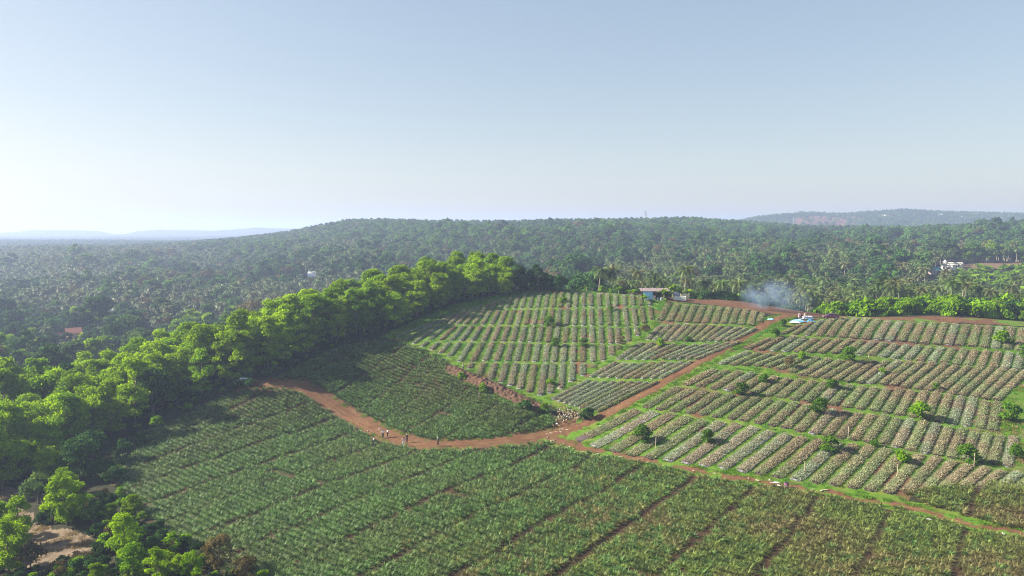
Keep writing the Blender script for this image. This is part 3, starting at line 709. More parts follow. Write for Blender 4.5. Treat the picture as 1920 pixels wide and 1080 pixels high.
for k, (T, Bt) in enumerate(zip(tops, bots)):
    T = np.array(T, float); Bt = np.array(Bt, float); ys = [T[1] + rng.uniform(0, 1.5)]
    for c in cuts:
        y = c((T[0] + Bt[0]) / 2)
        if T[1] + 9 < y < Bt[1] - 8: ys += [y - 1.2, y + 2.0 + rng.uniform(0, 1)]
    ys.append(Bt[1])
    wT = 5.2; wB = 5.4 + (Bt[1] - 600) * .028
    for s in range(0, len(ys), 2):
        f0 = (ys[s] - T[1]) / (Bt[1] - T[1]); f1 = (ys[s + 1] - T[1]) / (Bt[1] - T[1]); u = T + (Bt - T) * f0; l = T + (Bt - T) * f1
        wu = wT + (wB - wT) * f0; wl = wT + (wB - wT) * f1
        px = np.array([(l[0] - wl/2, l[1]), (l[0] + wl/2, l[1]), (u[0] + wu/2, u[1]), (u[0] - wu/2, u[1])])
        ti = int(np.clip(sum((ys[s] + ys[s+1]) / 2 > c((T[0] + Bt[0]) / 2) for c in cuts), 0, 4)); seen[ti] = seen.get(ti, -1) + 1
        make_bed(hit(px[:, 0], px[:, 1]), '%s bed from the hut side in the %s tier of the grassy hilltop block' % (ORD[seen[ti]], ['topmost', 'second', 'third', 'fourth', 'lowest'][ti]), G1, rng.uniform() < .85)
print('beds', BED_COUNT)

# weedy grass between the beds, along the tracks and on the strips
def grass_points():
    P = []
    for poly, dens_, thr in ((W_M1, 1.25, .30), (W_M2, 1.2, .32), (W_M3, .95, .36)):
        p = np.array(poly)[:, :2]; lo, hi = p.min(0), p.max(0); lo = np.maximum(lo, [-60, 60]); hi = np.minimum(hi, [150, 260]); n = int((hi - lo).prod() * dens_)
        x = rng.uniform(lo[0], hi[0], n); y = rng.uniform(lo[1], hi[1], n); k = inside(x, y, p) & (vnoise(x, y, 7, 21) * .7 + vnoise(x, y, 2.2, 22) * .5 > thr); P.append(np.c_[x, y][k])
    P = np.concatenate(P)
    ok = np.ones(len(P), bool)
    for c0, c1, w in BED_FOOT: ok &= seg_dist(P[:, 0], P[:, 1], [c0, c1]) > w * .62
    ok &= seg_dist(P[:, 0], P[:, 1], W_P2) > 1.7
    P = P[ok]; e = []
    for line, lo_, hi_, n in ((W_P2, 1.5, 2.8, 900), (W_P3, .7, 1.7, 420), (W_P1, 1.8, 2.5, 260)):
        L = np.array(line)[:, :2]; s = np.r_[0, np.cumsum(np.hypot(*np.diff(L, axis=0).T))]; f = rng.uniform(0, s[-1], n); q = np.c_[np.interp(f, s, L[:, 0]), np.interp(f, s, L[:, 1])]; a = rng.uniform(0, 6.28, n)
        e.append(q + np.c_[np.cos(a), np.sin(a)] * rng.uniform(lo_, hi_, n)[:, None])
    L = wpoly([(838,695),(885,716),(945,741),(1000,768),(1030,780)], False)[:, :2]; s_ = np.r_[0, np.cumsum(np.hypot(*np.diff(L, axis=0).T))]; f = rng.uniform(0, s_[-1], 420); e.append(np.c_[np.interp(f, s_, L[:, 0]), np.interp(f, s_, L[:, 1])] + np.c_[rng.uniform(-2.4, 2.4, 420), rng.uniform(-3.6, 3.0, 420)])
    e = np.concatenate(e); k = (seg_dist(e[:, 0], e[:, 1], W_P2) > 1.4) & (seg_dist(e[:, 0], e[:, 1], W_P3) > .8) & (seg_dist(e[:, 0], e[:, 1], W_P1) > 1.7); P = np.r_[P, e[k]]
    return np.c_[P, ground(P[:, 0], P[:, 1])]
GP = grass_points(); n = len(GP); print('grass', n)
scatter('grass', GP, TUFT, rng.uniform(0, 6.28, n), rng.uniform(.6, 1.35, n), rng.integers(0, 4, n))
q = np.array(W_SAND)[:, :2]; lo, hi = q.min(0), q.max(0); x = rng.uniform(lo[0], hi[0], 1500); y = rng.uniform(lo[1], hi[1], 1500); k = inside(x, y, q) & (vnoise(x, y, 3, 41) > .52); x, y = x[k], y[k]
q = np.array(W_BURN)[:, :2]; lo, hi = q.min(0), q.max(0); x2 = rng.uniform(lo[0], hi[0], 1600); y2 = rng.uniform(lo[1], hi[1], 1600); k = inside(x2, y2, q) & (vnoise(x2, y2, 4, 42) > .4); x = np.r_[x, x2[k]]; y = np.r_[y, y2[k]]
scatter('dry_grass', np.c_[x, y, ground(x, y)], DRYTUFT, rng.uniform(0, 6.28, len(x)), rng.uniform(.6, 1.4, len(x)), rng.integers(0, 3, len(x)))
# ---------------------------------------------------------------- the bright acacia belt along the field edge
PX_EDGE = [(-90,960),(40,905),(120,868),(225,815),(330,768),(430,728),(520,692),(640,645),(740,615),(830,580),(900,562),(960,553),(1020,549),(1075,548)]
W_EDGE = wpoly(PX_EDGE, False)
def belt():
    L = W_EDGE[:, :2]; s = np.r_[0, np.cumsum(np.hypot(*np.diff(L, axis=0).T))]; T = s[-1]
    nrm0 = np.array([-.60, .80])
    rows = 9
    for r in range(rows):
        f = T - 2.0 - rng.uniform(0, 3); k = 0
        while f > 0:
            depth = 1.6 + r * 5.1 + rng.uniform(-1.5, 1.5); p = np.array([np.interp(f, s, L[:, 0]), np.interp(f, s, L[:, 1])]) + nrm0 * depth + rng.normal(size=2) * .7
            up = f / T                                                        # 0 at the near left end, 1 on the hilltop
            gap = (r == 0 and rng.uniform() < .16 and up < .6) or (r > 0 and rng.uniform() < .07 and up < .6) or r > 8.5 - 4.5 * smooth(up, .45, .95)
            step = rng.uniform(4.2, 6.0) * (1 if r else .95)
            if p[1] < 62 or abs(p[0] / p[1]) > .80 or gap: f -= step; continue
            v = int(rng.integers(8)); sc = rng.uniform(.95, 1.32) * (1 - .10 * float(smooth(up, .6, .85))) * (.92 if r == 0 else 1.0)
            if up > .93: sc *= .80
            if r >= 3 and .15 < up < .6: sc *= rng.uniform(.75, 1.0)
            dark = (up > .90 and rng.uniform() < .8) or (r <= 1 and rng.uniform() < .10) or (r >= 4 and rng.uniform() < .12)
            z = g1(*p) - .1; tx_, ty_ = project((p[0], p[1], z + 11.5 * sc))
            if abs(tx_[0] - 130) < 34 and ty_[0] < 650: sc *= .62                       # low growth where the ochre house shows over the belt
            rowname = ['front', 'second', 'third', 'fourth', 'fifth', 'sixth', 'seventh', 'eighth', 'ninth'][r]
            if dark:
                m = int(rng.integers(4)); plant_thing('broadleaf_tree', DARKTREE[m], ('crown', 'trunk'), (p[0], p[1], z), rng.uniform(0, 6.28), sc * .95,
                    'dark leafy tree, %s from the hilltop end in the %s row of the bright belt' % (ORD[k], rowname), 'tree', 'dark trees mixed into the acacia belt')
            else:
                plant_thing('acacia_tree', ACACIA[v], ('crown', 'trunk'), (p[0], p[1], z), rng.uniform(0, 6.28), sc,
                    'bright green acacia, %s from the hilltop end in the %s row of the belt' % (ORD[k], rowname), 'tree', 'bright green acacia trees in the belt')
            k += 1; f -= step
belt()
def px_tree(name, pair, px, py, h, h0, label, cat='tree', group=None, parts=('crown', 'trunk'), rz=None, sink=.05):
    p = at(px, py); return plant_thing(name, pair, parts, (p.x, p.y, p.z - sink), random.uniform(0, 6.28) if rz is None else rz, h / h0, label, cat, group)
# trees and shrubs round the dry clearing at the near left
for px, py, h, kind, lab in [
    (120,935,5.5,'a','mid green acacia standing in the shade just above the sandy clearing'),
    (190,900,4.6,'d','dark grey-green tree at the corner of the dark field, below the belt'),
    (230,868,3.6,'d','small dark tree with brownish top overhanging the field edge, below the belt'),
    (128,985,7.4,'a','tall bright yellow-green acacia between the sandy clearing and the dark field'),
    (72,945,5.2,'m','pale green slender tree on the upper rim of the sandy clearing'),
    (30,905,8.5,'a','large bright acacia at the picture edge beside the belt, above the clearing'),
    (38,1030,6.0,'a','bright acacia with a bare stem on the sandy clearing, upper of three'),
    (8,1010,5.0,'a','acacia cut by the picture edge behind the sandy clearing'),
    (18,1075,6.6,'a','acacia on the sandy clearing, lowest at the picture corner'),
    (58,1068,4.0,'o','thin brownish sapling on the sandy clearing beside the corner acacia'),
    (175,985,3.2,'m','small green tree with big pale leaves right of the tall bright acacia'),
    (210,985,3.0,'a','small rounded yellow-green bush-tree at the edge of the dark field'),
    (252,965,3.6,'a','narrow bright sapling jutting into the dark field edge'),
    (240,1052,5.6,'a','broad bright yellow-green acacia at the lower edge of the dark field'),
    (285,1040,2.6,'d','low dark shrub tucked behind the broad acacia at the lower field edge'),
    (250,1100,4.5,'a','bright acacia crown rising from below the picture edge'),
    (300,1105,4.6,'a','bright acacia at the bottom edge, next to the loose olive tree'),
    (182,1110,3.2,'a','small acacia at the bottom edge beside the sandy clearing'),
    (410,1075,4.2,'o','loose brownish-olive tree spreading over the lower corner of the field'),
    (360,1100,3.6,'a','yellow-green acacia below the loose olive tree at the bottom edge'),
    (150,900,6.5,'d','dark spreading tree between the belt and the tall bright acacia'),(95,905,6.8,'a','green acacia linking the belt with the trees of the clearing'),(175,872,5.5,'d','dark tree leaning over the field corner under the belt'),(215,905,3.4,'d','small dark tree in the shaded corner of the dark field'),
(335,1075,2.6,'a','small yellow-green tree between the broad acacia and the loose olive tree'),
    (460,1110,3.6,'o','second loose olive shrub at the bottom edge of the dark field')]:
    g_ = {'a': ('acacia_tree', ACACIA[random.randrange(8)], 10), 'd': ('broadleaf_tree', DARKTREE[random.randrange(4)], 8.6), 'm': ('broadleaf_tree', MIDTREE[random.randrange(4)], 8.6), 'o': ('olive_tree', OLIVETREE[random.randrange(2)], 8.6)}[kind]
    px_tree(g_[0], g_[1], px, py, h, g_[2], lab, 'tree')
# low scrub at the foot of the belt, along the field edge
for k, (px, py, h, kind) in enumerate([(255,838,2.4,'d'),(300,800,2.2,'b'),(352,770,1.8,'b'),(395,748,1.6,'d'),(468,716,1.7,'d'),(545,690,1.9,'d'),(590,668,2.2,'d'),(655,643,2.0,'d'),(700,628,2.2,'d'),(770,604,2.3,'b'),(822,583,2.2,'d'),(878,566,2.2,'d'),(502,705,1.6,'d')]):
    px_tree('shrub', (DARKBUSH[k % 3] if kind == 'd' else BUSH[k % 4]), px, py, h, 2.0, '%s shrub from the near end along the foot of the bright belt' % ORD[k], 'shrub', 'low shrubs at the foot of the belt', ('leaves', 'stem'))

for k, (px, py, h) in enumerate([(442,725,1.8),(453,726,1.6),(462,725,1.8),(470,725,1.7),(433,725,1.7)]):
    px_tree('shrub', DARKBUSH[k % 3], px, py, h, 2.0, '%s low dark shrub from the near end, in front of the white hatchback' % ORD[k], 'shrub', 'low shrubs in front of the white hatchback', ('leaves', 'stem'))
def undergrowth():
    n = 9000; x = rng.uniform(-125, 20, n); y = rng.uniform(64, 225, n); q = np.c_[x, y]
    ok = ~inside(x, y, W_F1) & ~inside(x, y, W_F2) & ~inside(x, y, W_M1) & ~inside(x, y, W_SAND) & (seg_dist(x, y, W_P1) > 2.5) & ~inside(x, y, W_M2)
    L = W_EDGE[:, :2]; e = np.r_[[[-200, 60]], L, [[40, 260]]]
    side = np.zeros(n, bool); d = seg_dist(x, y, L); ok &= (d < 30) | (y < 140); ok &= (x < np.interp(y, L[:, 1], L[:, 0]) + 1.5) | (y < L[:, 1].min())
    ok &= x < np.interp(y, [60, 80, 90, 100, 120, 135], [-24, -27, -36, -50, -72, -70]) * 1.0 + np.where(y > 130, 500, 0)
    ok &= vnoise(x, y, 6, 77) > .30
    x, y = x[ok], y[ok]; m = len(x); near = seg_dist(x, y, L) < 4; print('undergrowth', m)
    o = scatter('undergrowth', np.c_[x, y, ground(x, y) - .05], [BUSH[0], BUSH[1], DARKBUSH[0], DARKBUSH[1], DRYBUSH[0]], rng.uniform(0, 6.28, m), rng.uniform(.3, .85, m) * np.where(near, .75, 1), rng.choice(5, m, p=[.18, .18, .22, .22, .20]))
    tag(o, 'tangled low undergrowth beneath and below the bright belt', 'undergrowth')
undergrowth()
def valley_scrub():
    n = 5200; px = rng.uniform(1090, 1990, n); d = 212 + 150 * rng.uniform(0, 1, n) ** 1.3; x = (px - 960) / F * d
    k = (d > np.interp(px, [1090, 1200, 1330, 1500, 1560, 1990], [232, 224, 226, 222, 208, 214])) & ~((px > 1795) & (d > 300)) & (vnoise(x, d, 14, 78) > .28); px, d, x = px[k], d[k], x[k]; m = len(x)
    o = scatter('undergrowth', np.c_[x, d, ground(x, d) - .1], [BUSH[0], BUSH[2], DARKBUSH[0], DARKBUSH[1], DRYBUSH[0]], rng.uniform(0, 6.28, m), rng.uniform(.8, 2.3, m), rng.choice(5, m, p=[.12, .12, .38, .30, .08]))
    tag(o, 'dense low scrub growing among the palms beyond the red bank', 'undergrowth')
valley_scrub()

# young trees standing between the mulched beds
lab_t = [(1207,832,3.5,'round dark green young tree in the lowest tier near the dirt track'),(1330,833,2.7,'flat-topped young tree with a long shadow in the lowest tier'),
 (1388,742,3.4,'young tree in the third and fourth tiers nearest the dirt track, round crown'),(1432,718,2.6,'small pale-leaved young tree just above the round tree by the dirt track'),
 (1535,776,3.2,'round young tree at the top of the fifth tier with shadow on a bed'),(1595,678,3.6,'dark round young tree at the upper edge of the third tier'),
 (1480,690,3.0,'thin olive young tree among the beds in the third tier'),(1560,730,2.8,'young tree at the upper edge of the fourth tier'),
 (1725,785,3.3,'bright yellow-green young tree at the upper edge of the fifth tier'),(1885,646,3.8,'bright spreading young tree in the topmost tiers near the picture edge'),
 (1555,848,3.6,'dark wide young tree at the upper edge of the lowest tier'),(1690,868,2.6,'small bright young tree among the beds of the lowest tier'),
 (1817,870,3.2,'loose young tree below the fifth tier with a thin stake beside it'),(1918,672,3.4,'young tree at the end of the second tier by the picture edge'),
 (1755,731,1.9,'tiny sapling at the foot of a bed in the third tier'),(1640,838,1.7,'tiny sapling in the grass between the fifth and lowest tiers'),
 (1455,632,2.2,'small dark sapling in the grass where the dirt track meets the red crest'),(1467,612,2.0,'dark little bush beside the blue tarpaulin at the track head'),
 (1893,790,4.2,'dense green young tree in the overgrown strip beside the slope'),(1905,858,2.8,'weedy young tree in the overgrown strip, lower down'),
 (1028,612,2.9,'dark young tree in the middle of the grassy hilltop block'),(1040,650,2.4,'low dark sapling below the middle of the grassy hilltop block'),
 (1095,650,2.6,'round young tree on a grass strip in the hilltop block'),(1165,652,2.8,'olive young tree near the lower corner of the hilltop block'),
 (1210,628,3.2,'brownish young tree in the grassy hollow between two blocks'),(1235,648,2.0,'bright sapling at the top of the narrow block'),
 (1032,722,1.9,'bright sapling standing on a bed end in the hilltop block'),(1056,568,2.2,'bright sapling in the topmost tier of the hilltop block'),
 (1050,548,1.8,'small sapling on the crest of the hilltop block'),(1130,549,2.4,'rounded bright young tree on the crest beside the pale rail'),
 (830,596,2.6,'bright sapling at the upper edge of the hilltop block by the belt'),(1290,640,1.6,'small weed tree in the narrow block beside the track'),
 (1145,584,1.7,'small bush between columns in the upper hilltop block'),(1428,575,1.9,'small dark sapling on the red crest near the smoke')]
for k, (px, py, h, lab) in enumerate(lab_t):
    px_tree('young_tree', (BUSH if 'bright' in lab else OLIVETREE if 'brownish' in lab else OLIVETREE if 'olive' in lab else FIELDTREE)[k % (2 if 'brownish' in lab or 'olive' in lab else 4)], px, py, h * .85, 8 if 'brownish' in lab or 'olive' in lab else 2.0 if 'bright' in lab else 2.5, lab, 'tree', None)
for px, py, h, lab in [(985,770,2.4,'rounded green bush on the earth mound above the dark knoll'),(1101,786,2.0,'dark round bush beside the dirt track, next to the pale litter'),
    (865,712,1.6,'yellow-green weedy bush on the flank of the earth mound'),(905,735,1.7,'green bush in the dip between earth mound and pineapple knoll'),
    (1020,772,1.8,'low bush between the earth mound and the pale litter'),(1655,700,1.4,'small weed bush on a bed of the third tier'),(1500,672,1.5,'weedy bush in the grass of the second tier')]:
    px_tree('bush', (DARKBUSH if 'dark' in lab else BUSH)[random.randrange(3)], px, py, h, 2.0, lab, 'bush', None, ('leaves', 'stem'))

# ---------------------------------------------------------------- bananas round the hut
for px, py, h, lab in [(1261,555,4.2,'tall banana plant beside the hut, leaves higher than its roof'),(1272,555,3.8,'banana plant behind the pale block wall'),(1256,561,2.2,'small banana plant at the corner of the hut'),
    (1291,557,3.4,'banana plant with upright leaves at the end of the row beside the hut'),(1301,559,2.8,'outermost banana plant of the row beside the hut'),(1245,563,3.2,'banana plant standing behind the hut roof'),
    (1209,566,2.6,'leafy banana plant in front of the blue tarp, opposite side from the wall'),(1246,568,1.6,'young banana plant standing alone before the open hut'),(1188,549,2.2,'banana plant on the crest by the brown heap'),(1178,547,1.9,'banana plant on the crest, farthest from the hut'),
    (1160,544,2.4,'leafy bush-like banana behind the pale rail')]:
    px_tree('banana_plant', BANANA[random.randrange(3)], px, py, h * 1.25, 3.4, lab, 'banana plant', 'banana plants round the hut', ('leaves', 'stem'))

# ---------------------------------------------------------------- valley and hill forest
SKYL = np.array([(0,650),(150,622),(300,600),(480,575),(640,560),(800,492),(850,472),(1000,470),(1090,492),(1120,535),(1200,545),(1300,562),(1440,576),(1560,592),(1920,606)], float)
def forest_points():
    P = []; d = 205.0; row = 0
    while d < 5200:
        s = max(6.6, d / 185.0); n = int(1.62 * d / s); u = (np.arange(n) + rng.uniform(0, 1)) / n * 1.62 - .81
        x = u * d + rng.uniform(-.4, .4, n) * s; y = d + rng.uniform(-.45, .45, n) * s
        P.append(np.c_[x, y, np.full(n, s)]); d += s * .92
    P = np.concatenate(P); x, y, s = P.T; u = x / y; px = 960 + F * u
    z = ground(x, y)
    keep = ~((px > 560) & (y > 1200) & (px < 1380)) & ~((px >= 1380) & (y > 2050)) & ~((y > 4750))
    # not on the fields, crest or belt
    for poly in (W_M1, W_M2, W_M3, W_SOIL): keep &= ~inside(x, y, np.array(poly)[:, :2])
    keep &= y > np.interp(px, [-300, 0, 300, 500, 640, 740, 850, 960, 1090, 1130, 1200, 1260, 1330, 1400, 1500, 1700, 2200], [195, 200, 200, 206, 212, 220, 232, 240, 236, 228, 226, 226, 228, 230, 228, 230, 232])
    keep &= ~((px > 1795) & (px < 2100) & (np.abs(y - 375) < 70))      # bright banana plot, filled below
    keep &= ~((np.abs(y - 460) < 14) & (px > 1775) & (px < 1985))                              # bare strip beside the cream house
    keep &= ~((px > 1478) & (px < 1610) & (y > 1500) & (y < 1890) & (rng.uniform(size=len(x)) < .85)) # bare quarry flank
    for pxh, d, wpx, pyb in HOUSES:                                # nothing tall right in front of the houses that show
        _, ty = project(np.c_[x, y, z + 8.5]); keep &= ~((np.abs(px - pxh) < wpx) & (y < d + 6) & (ty < pyb))
    keep &= ~((px > 1780) & (y > 240) & (y < 305) & (rng.uniform(size=len(x)) < .6))
    return x[keep], y[keep], z[keep], s[keep]
def ground_d(px, py, lo=300., hi=1000.):
    d = np.arange(lo, hi, 3.); _, yy = project(np.c_[(px - 960) / F * d, d, ground((px - 960) / F * d, d)]); return float(d[np.abs(yy - py).argmin()])
H42, H453, H574 = ground_d(42, 541), ground_d(453, 534), ground_d(574, 524)
HOUSES = [(133,326,16,640),(101,335,9,650),(1781,455,26,520),(1794,462,20,518),(1752,430,9,533),(42,H42,5,537),(453,H453,6,530),(574,H574,9,521),(588,H574+9,6,520),(196,400,5,595)]
def build_forest():
    x, y, z, s = forest_points(); n = len(x); u = x / y; px = 960 + F * u
    pn = vnoise(x, y, 85, 51) * .6 + vnoise(x, y, 28, 52) * .4
    palm_zone = np.where(px < 700, smooth(y, 260, 420) * (1 - smooth(y, 820, 1150)) * 1.0, np.where(px > 1120, smooth(y, 205, 230) * (1 - smooth(y, 430, 680)) * 1.15, .45 * (1 - smooth(y, 500, 800))))
    is_palm = rng.uniform(size=n) < np.clip((pn - .40) * 3.2 + .35, .04, .94) * palm_zone
    green = vnoise(x, y, 60, 61) * .6 + vnoise(x, y, 18, 62) * .4                             # patches of paler, darker and dry trees
    hill = smooth(y, 520, 760) * (px > 420)
    kind = np.where(rng.uniform(size=n) < hill * .88, 3, np.where(green > .56, 1, 0)); kind = np.where((rng.uniform(size=n) < .07) & (kind < 3), 2, kind)
    kind = np.where((kind != 3) & (y < 420) & (px < 700) & (rng.uniform(size=n) < .30) & (green > .5), 4, kind)
    hsc = np.minimum(1.3, (s / 6.0) ** .7) * np.clip(rng.lognormal(-.05, .24, n), .55, 1.6) * np.where(rng.uniform(size=n) < .06, 1.3, 1)
    hsc = np.where(y > 800, np.minimum(hsc, 1.25), hsc)
    hsc = np.where(is_palm, rng.uniform(.58, 1.12, n) * np.maximum(1, s / 7.5), hsc * np.where(y < 330, .85, 1.0))
    # which of them show: top above the skyline of hill and belt
    tx, ty = project(np.c_[x, y, z + hsc * 9]); sk = np.interp(tx, SKYL[:, 0], SKYL[:, 1]); vis = (ty < sk) & (tx > 2) & (tx < 1918); keep = ty < sk + 26
    order = np.argsort(y); used = np.zeros(n, bool)
    area = lambda px_, y_: 'in the valley behind the belt' if px_ < 700 else ('behind the hilltop trees' if px_ < 1130 else 'beyond the red bank')
    def pick(mask, limit, fn):
        c = [i for i in order if mask[i] and vis[i]][:limit]
        for i in c: fn(i); used[i] = True
    def f_palm(i):
        band = 'nearest palms' if y[i] < 290 else ('middle palms' if y[i] < 380 else 'farther palms'); w = area(px[i], y[i])
        plant_thing('coconut_palm', PALM[rng.integers(5)], ('crown', 'trunk'), (x[i], y[i], z[i]), rng.uniform(0, 6.28), hsc[i], 'coconut palm with drooping fronds among the %s %s' % (band, w), 'palm', 'coconut palms, %s %s' % (band, w))
    pick(is_palm, 285, f_palm)
    def f_tree(i):
        kk = kind[i]; w = area(px[i], y[i]); pair = (DARKTREE, MIDTREE, OLIVETREE, MIDTREE, ACACIA)[kk][rng.integers(2 if kk == 2 else 4)]
        band = 'nearer' if y[i] < 300 else 'farther'; look = ('dark dense', 'mid green', 'dry olive-brown', 'mid green', 'bright green')[kk]
        plant_thing('acacia_tree' if kk == 4 else 'broadleaf_tree', pair, ('crown', 'trunk'), (x[i], y[i], z[i]), rng.uniform(0, 6.28), hsc[i] * (.85 if kk == 4 else 1),
            '%s tree among the %s woodland trees %s' % (look, band, w), 'tree', '%s trees among the %s woodland %s' % (look, band, w))
    pick(~is_palm & (kind != 3), 110, f_tree)
    rest = keep & ~used; print('forest', rest.sum(), 'of', n)
    m = rest & is_palm; q = m.sum()
    scatter('palm_grove', np.c_[x, y, z][m], [joined(v) for v in PALM_FAR], rng.uniform(0, 6.28, q), hsc[m], rng.integers(0, 4, q), tilt=rng.uniform(-.06, .06, (q, 2)))
    m = rest & ~is_palm; q = m.sum(); kv = kind[m]; r4 = rng.integers(0, 4, q)
    pick_ = np.where(kv == 0, r4, np.where(kv == 1, 4 + r4, np.where(kv == 2, 8 + r4 % 2, np.where(kv == 3, 10 + r4, 14 + r4 % 2))))
    pick_ = np.where((rng.uniform(size=q) < .03) & (kv < 3) & (hsc[m] < 1.0), 15, pick_)
    scatter('forest', np.c_[x, y, z][m], [joined(v) for v in DARK_FAR + MID_FAR + OLIVE_FAR + HILL_FAR + ACACIA_FAR], rng.uniform(0, 6.28, q), hsc[m], pick_)
PALM_FAR = variants(4, lambda g, i: mk_palm(g, i, False)); DARK_FAR = variants(4, mk_broad(M_DARKLEAF, 900, .85)); MID_FAR = variants(4, mk_broad(M_MIDLEAF, 900, .85)); OLIVE_FAR = variants(2, mk_broad(M_OLIVE, 600, .7)); HILL_FAR = variants(4, mk_broad(M_HILL, 800, .85))
def mk_acacia_far(g, i):
    L = lobes_crown(g, 22, 2.2, 8.6, 2.8, 1.3, 'oval'); return crown_mesh('acacia_crown', g, M_ACACIA, L, 1100, .75), trunk_mesh('acacia_trunk', g, BARK, 7, .16, L, 3)
ACACIA_FAR = variants(2, mk_acacia_far)
build_forest()

# bright leafy bushes in a band just beyond the bank, and the bright plot higher up
def bush_band():
    c = 0
    for k in range(175):
        px = rng.uniform(1560, 1985); d = rng.uniform(204, 242) + (px - 1575) / 400 * 2; x = (px - 960) / F * d
        if px < 1620 and rng.uniform() < .5: continue
        b = int(rng.integers(4)); s = rng.uniform(1.2, 2.2) + 1.5 * float(vnoise(np.array([x]), np.array([d]), 7, 33)[0])
        p = (x, d, g1(x, d) - .32 * s)
        plant_thing('leafy_bush', BUSH[b], ('leaves', 'stem'), p, rng.uniform(0, 6.28), s, 'bright green leafy bush in the dense band just beyond the red bank', 'bush', 'bright bushes in the band beyond the red bank')
    for k in range(60):
        px = rng.uniform(1610, 1985); d = rng.uniform(243, 285); x = (px - 960) / F * d; s = rng.uniform(2.0, 3.3)
        plant_thing('leafy_bush', BUSH[rng.integers(4)], ('leaves', 'stem'), (x, d, g1(x, d) - .3), rng.uniform(0, 6.28), s, 'tall bright leafy bush growing among the palms behind the dense green band', 'bush', 'tall bright bushes among the palms behind the green band')
    for k in range(170):
        px = rng.uniform(1795, 1985); d = rng.uniform(305, 438); x = (px - 960) / F * d
        plant_thing('banana_plant', BANANA[rng.integers(3)], ('leaves', 'stem'), (x, d, g1(x, d) - 1.6), rng.uniform(0, 6.28), rng.uniform(1.6, 2.3), 'bright banana plant in the plot below the bare strip and cream house', 'banana plant', 'banana plants in the bright plot below the cream house')
    for k in range(55):
        px = rng.uniform(1795, 1985); d = rng.uniform(302, 440); x = (px - 960) / F * d
        plant_thing('leafy_bush', BUSH[rng.integers(4)], ('leaves', 'stem'), (x, d, g1(x, d) - .2), rng.uniform(0, 6.28), rng.uniform(1.1, 1.9), 'bright leafy bush among the bananas of the plot below the cream house', 'bush', 'bright bushes in the plot below the cream house')
    for k in range(16):
        px = 1770 + k * 14 + rng.uniform(-4, 4); d = rng.uniform(474, 486); x = (px - 960) / F * d
        v = (ACACIA if rng.uniform() < .6 else MIDTREE)[int(rng.integers(4))]
        plant_thing('acacia_tree', v, ('crown', 'trunk'), (x, d, g1(x, d) - .1), rng.uniform(0, 6.28), rng.uniform(1.0, 1.4), '%s tall tree from the cream house in the row along the bare strip' % ORD[k], 'tree', 'tall trees in a row along the bare strip')
bush_band()
p = (700 - 0, 0)
for px, d, h, pair, nm, lab in [(1663,640,10,None,'rusty_tree','rust-pink bare-looking tree standing in the wooded slope'),(742,300,9,None,'rusty_tree','orange-brown drying tree behind the belt')]:
    g_ = np.random.default_rng(int(px)); L = lobes_crown(g_, 16, 3, 7.5, 3.2, 1.3, 'dome'); cm = crown_mesh('rusty_crown', g_, M_RUST, L, 1600, .4); tm = trunk_mesh('rusty_trunk', g_, BARK, 6, .2, L, 6)
    x = (px - 960) / F * d; plant_thing(nm, (cm, tm), ('crown', 'trunk'), (x, d, g1(x, d)), 0, h / 8, lab, 'tree')
print('edge', W_EDGE[:, 1].max(), 'soil', np.array(W_SOIL)[:, 1].max(), 'M1', W_M1[:, 1].max(), 'M2', W_M2[:, 1].max(), 'M3', W_M3[:, 1].max())
# ---------------------------------------------------------------- people
SKIN = plain('brown_skin', (.22, .115, .07), .55, .08); HAIR = plain('black_hair', (.012, .010, .010), .5, .2)
def cloth(name, c): return plain(name, c, .9, .12, 9, .1)
WHITE_C, LAV, DARK_C, NAVY, PINK, PALE, GREY_C = [cloth(n, c) for n, c in (('white_cotton', (.72, .72, .74)), ('pale_lavender_cotton', (.55, .54, .66)), ('black_cotton', (.018, .017, .022)), ('navy_cotton', (.022, .024, .05)), ('pink_cotton', (.58, .40, .46)), ('pale_trousers_cotton', (.52, .53, .60)), ('grey_cotton', (.16, .16, .18)))]
def skin_mesh(name, verts, edges, root, mat, parent, sub=1):
    me = bpy.data.meshes.new(name); me.from_pydata([v[0] for v in verts], edges, []); o = link(name, me)
    sk_ = o.modifiers.new('skin', 'SKIN'); sk_.use_smooth_shade = True; lay = me.skin_vertices[0].data if me.skin_vertices else None
    if lay is None:
        bm = bmesh.new(); bm.from_mesh(me); bm.verts.layers.skin.verify(); bm.to_mesh(me); bm.free(); lay = me.skin_vertices[0].data
    for i, v in enumerate(verts):
        r = v[1]; lay[i].radius = r if isinstance(r, tuple) else (r, r); lay[i].use_root = (i == root)
    s = o.modifiers.new('sub', 'SUBSURF'); s.levels = sub; s.render_levels = sub
    dg = bpy.context.evaluated_depsgraph_get(); new = bpy.data.meshes.new_from_object(o.evaluated_get(dg)); o.modifiers.clear(); o.data = new; bpy.data.meshes.remove(me)
    new.name = name; new.materials.clear(); new.materials.append(mat); o.parent = parent; return o
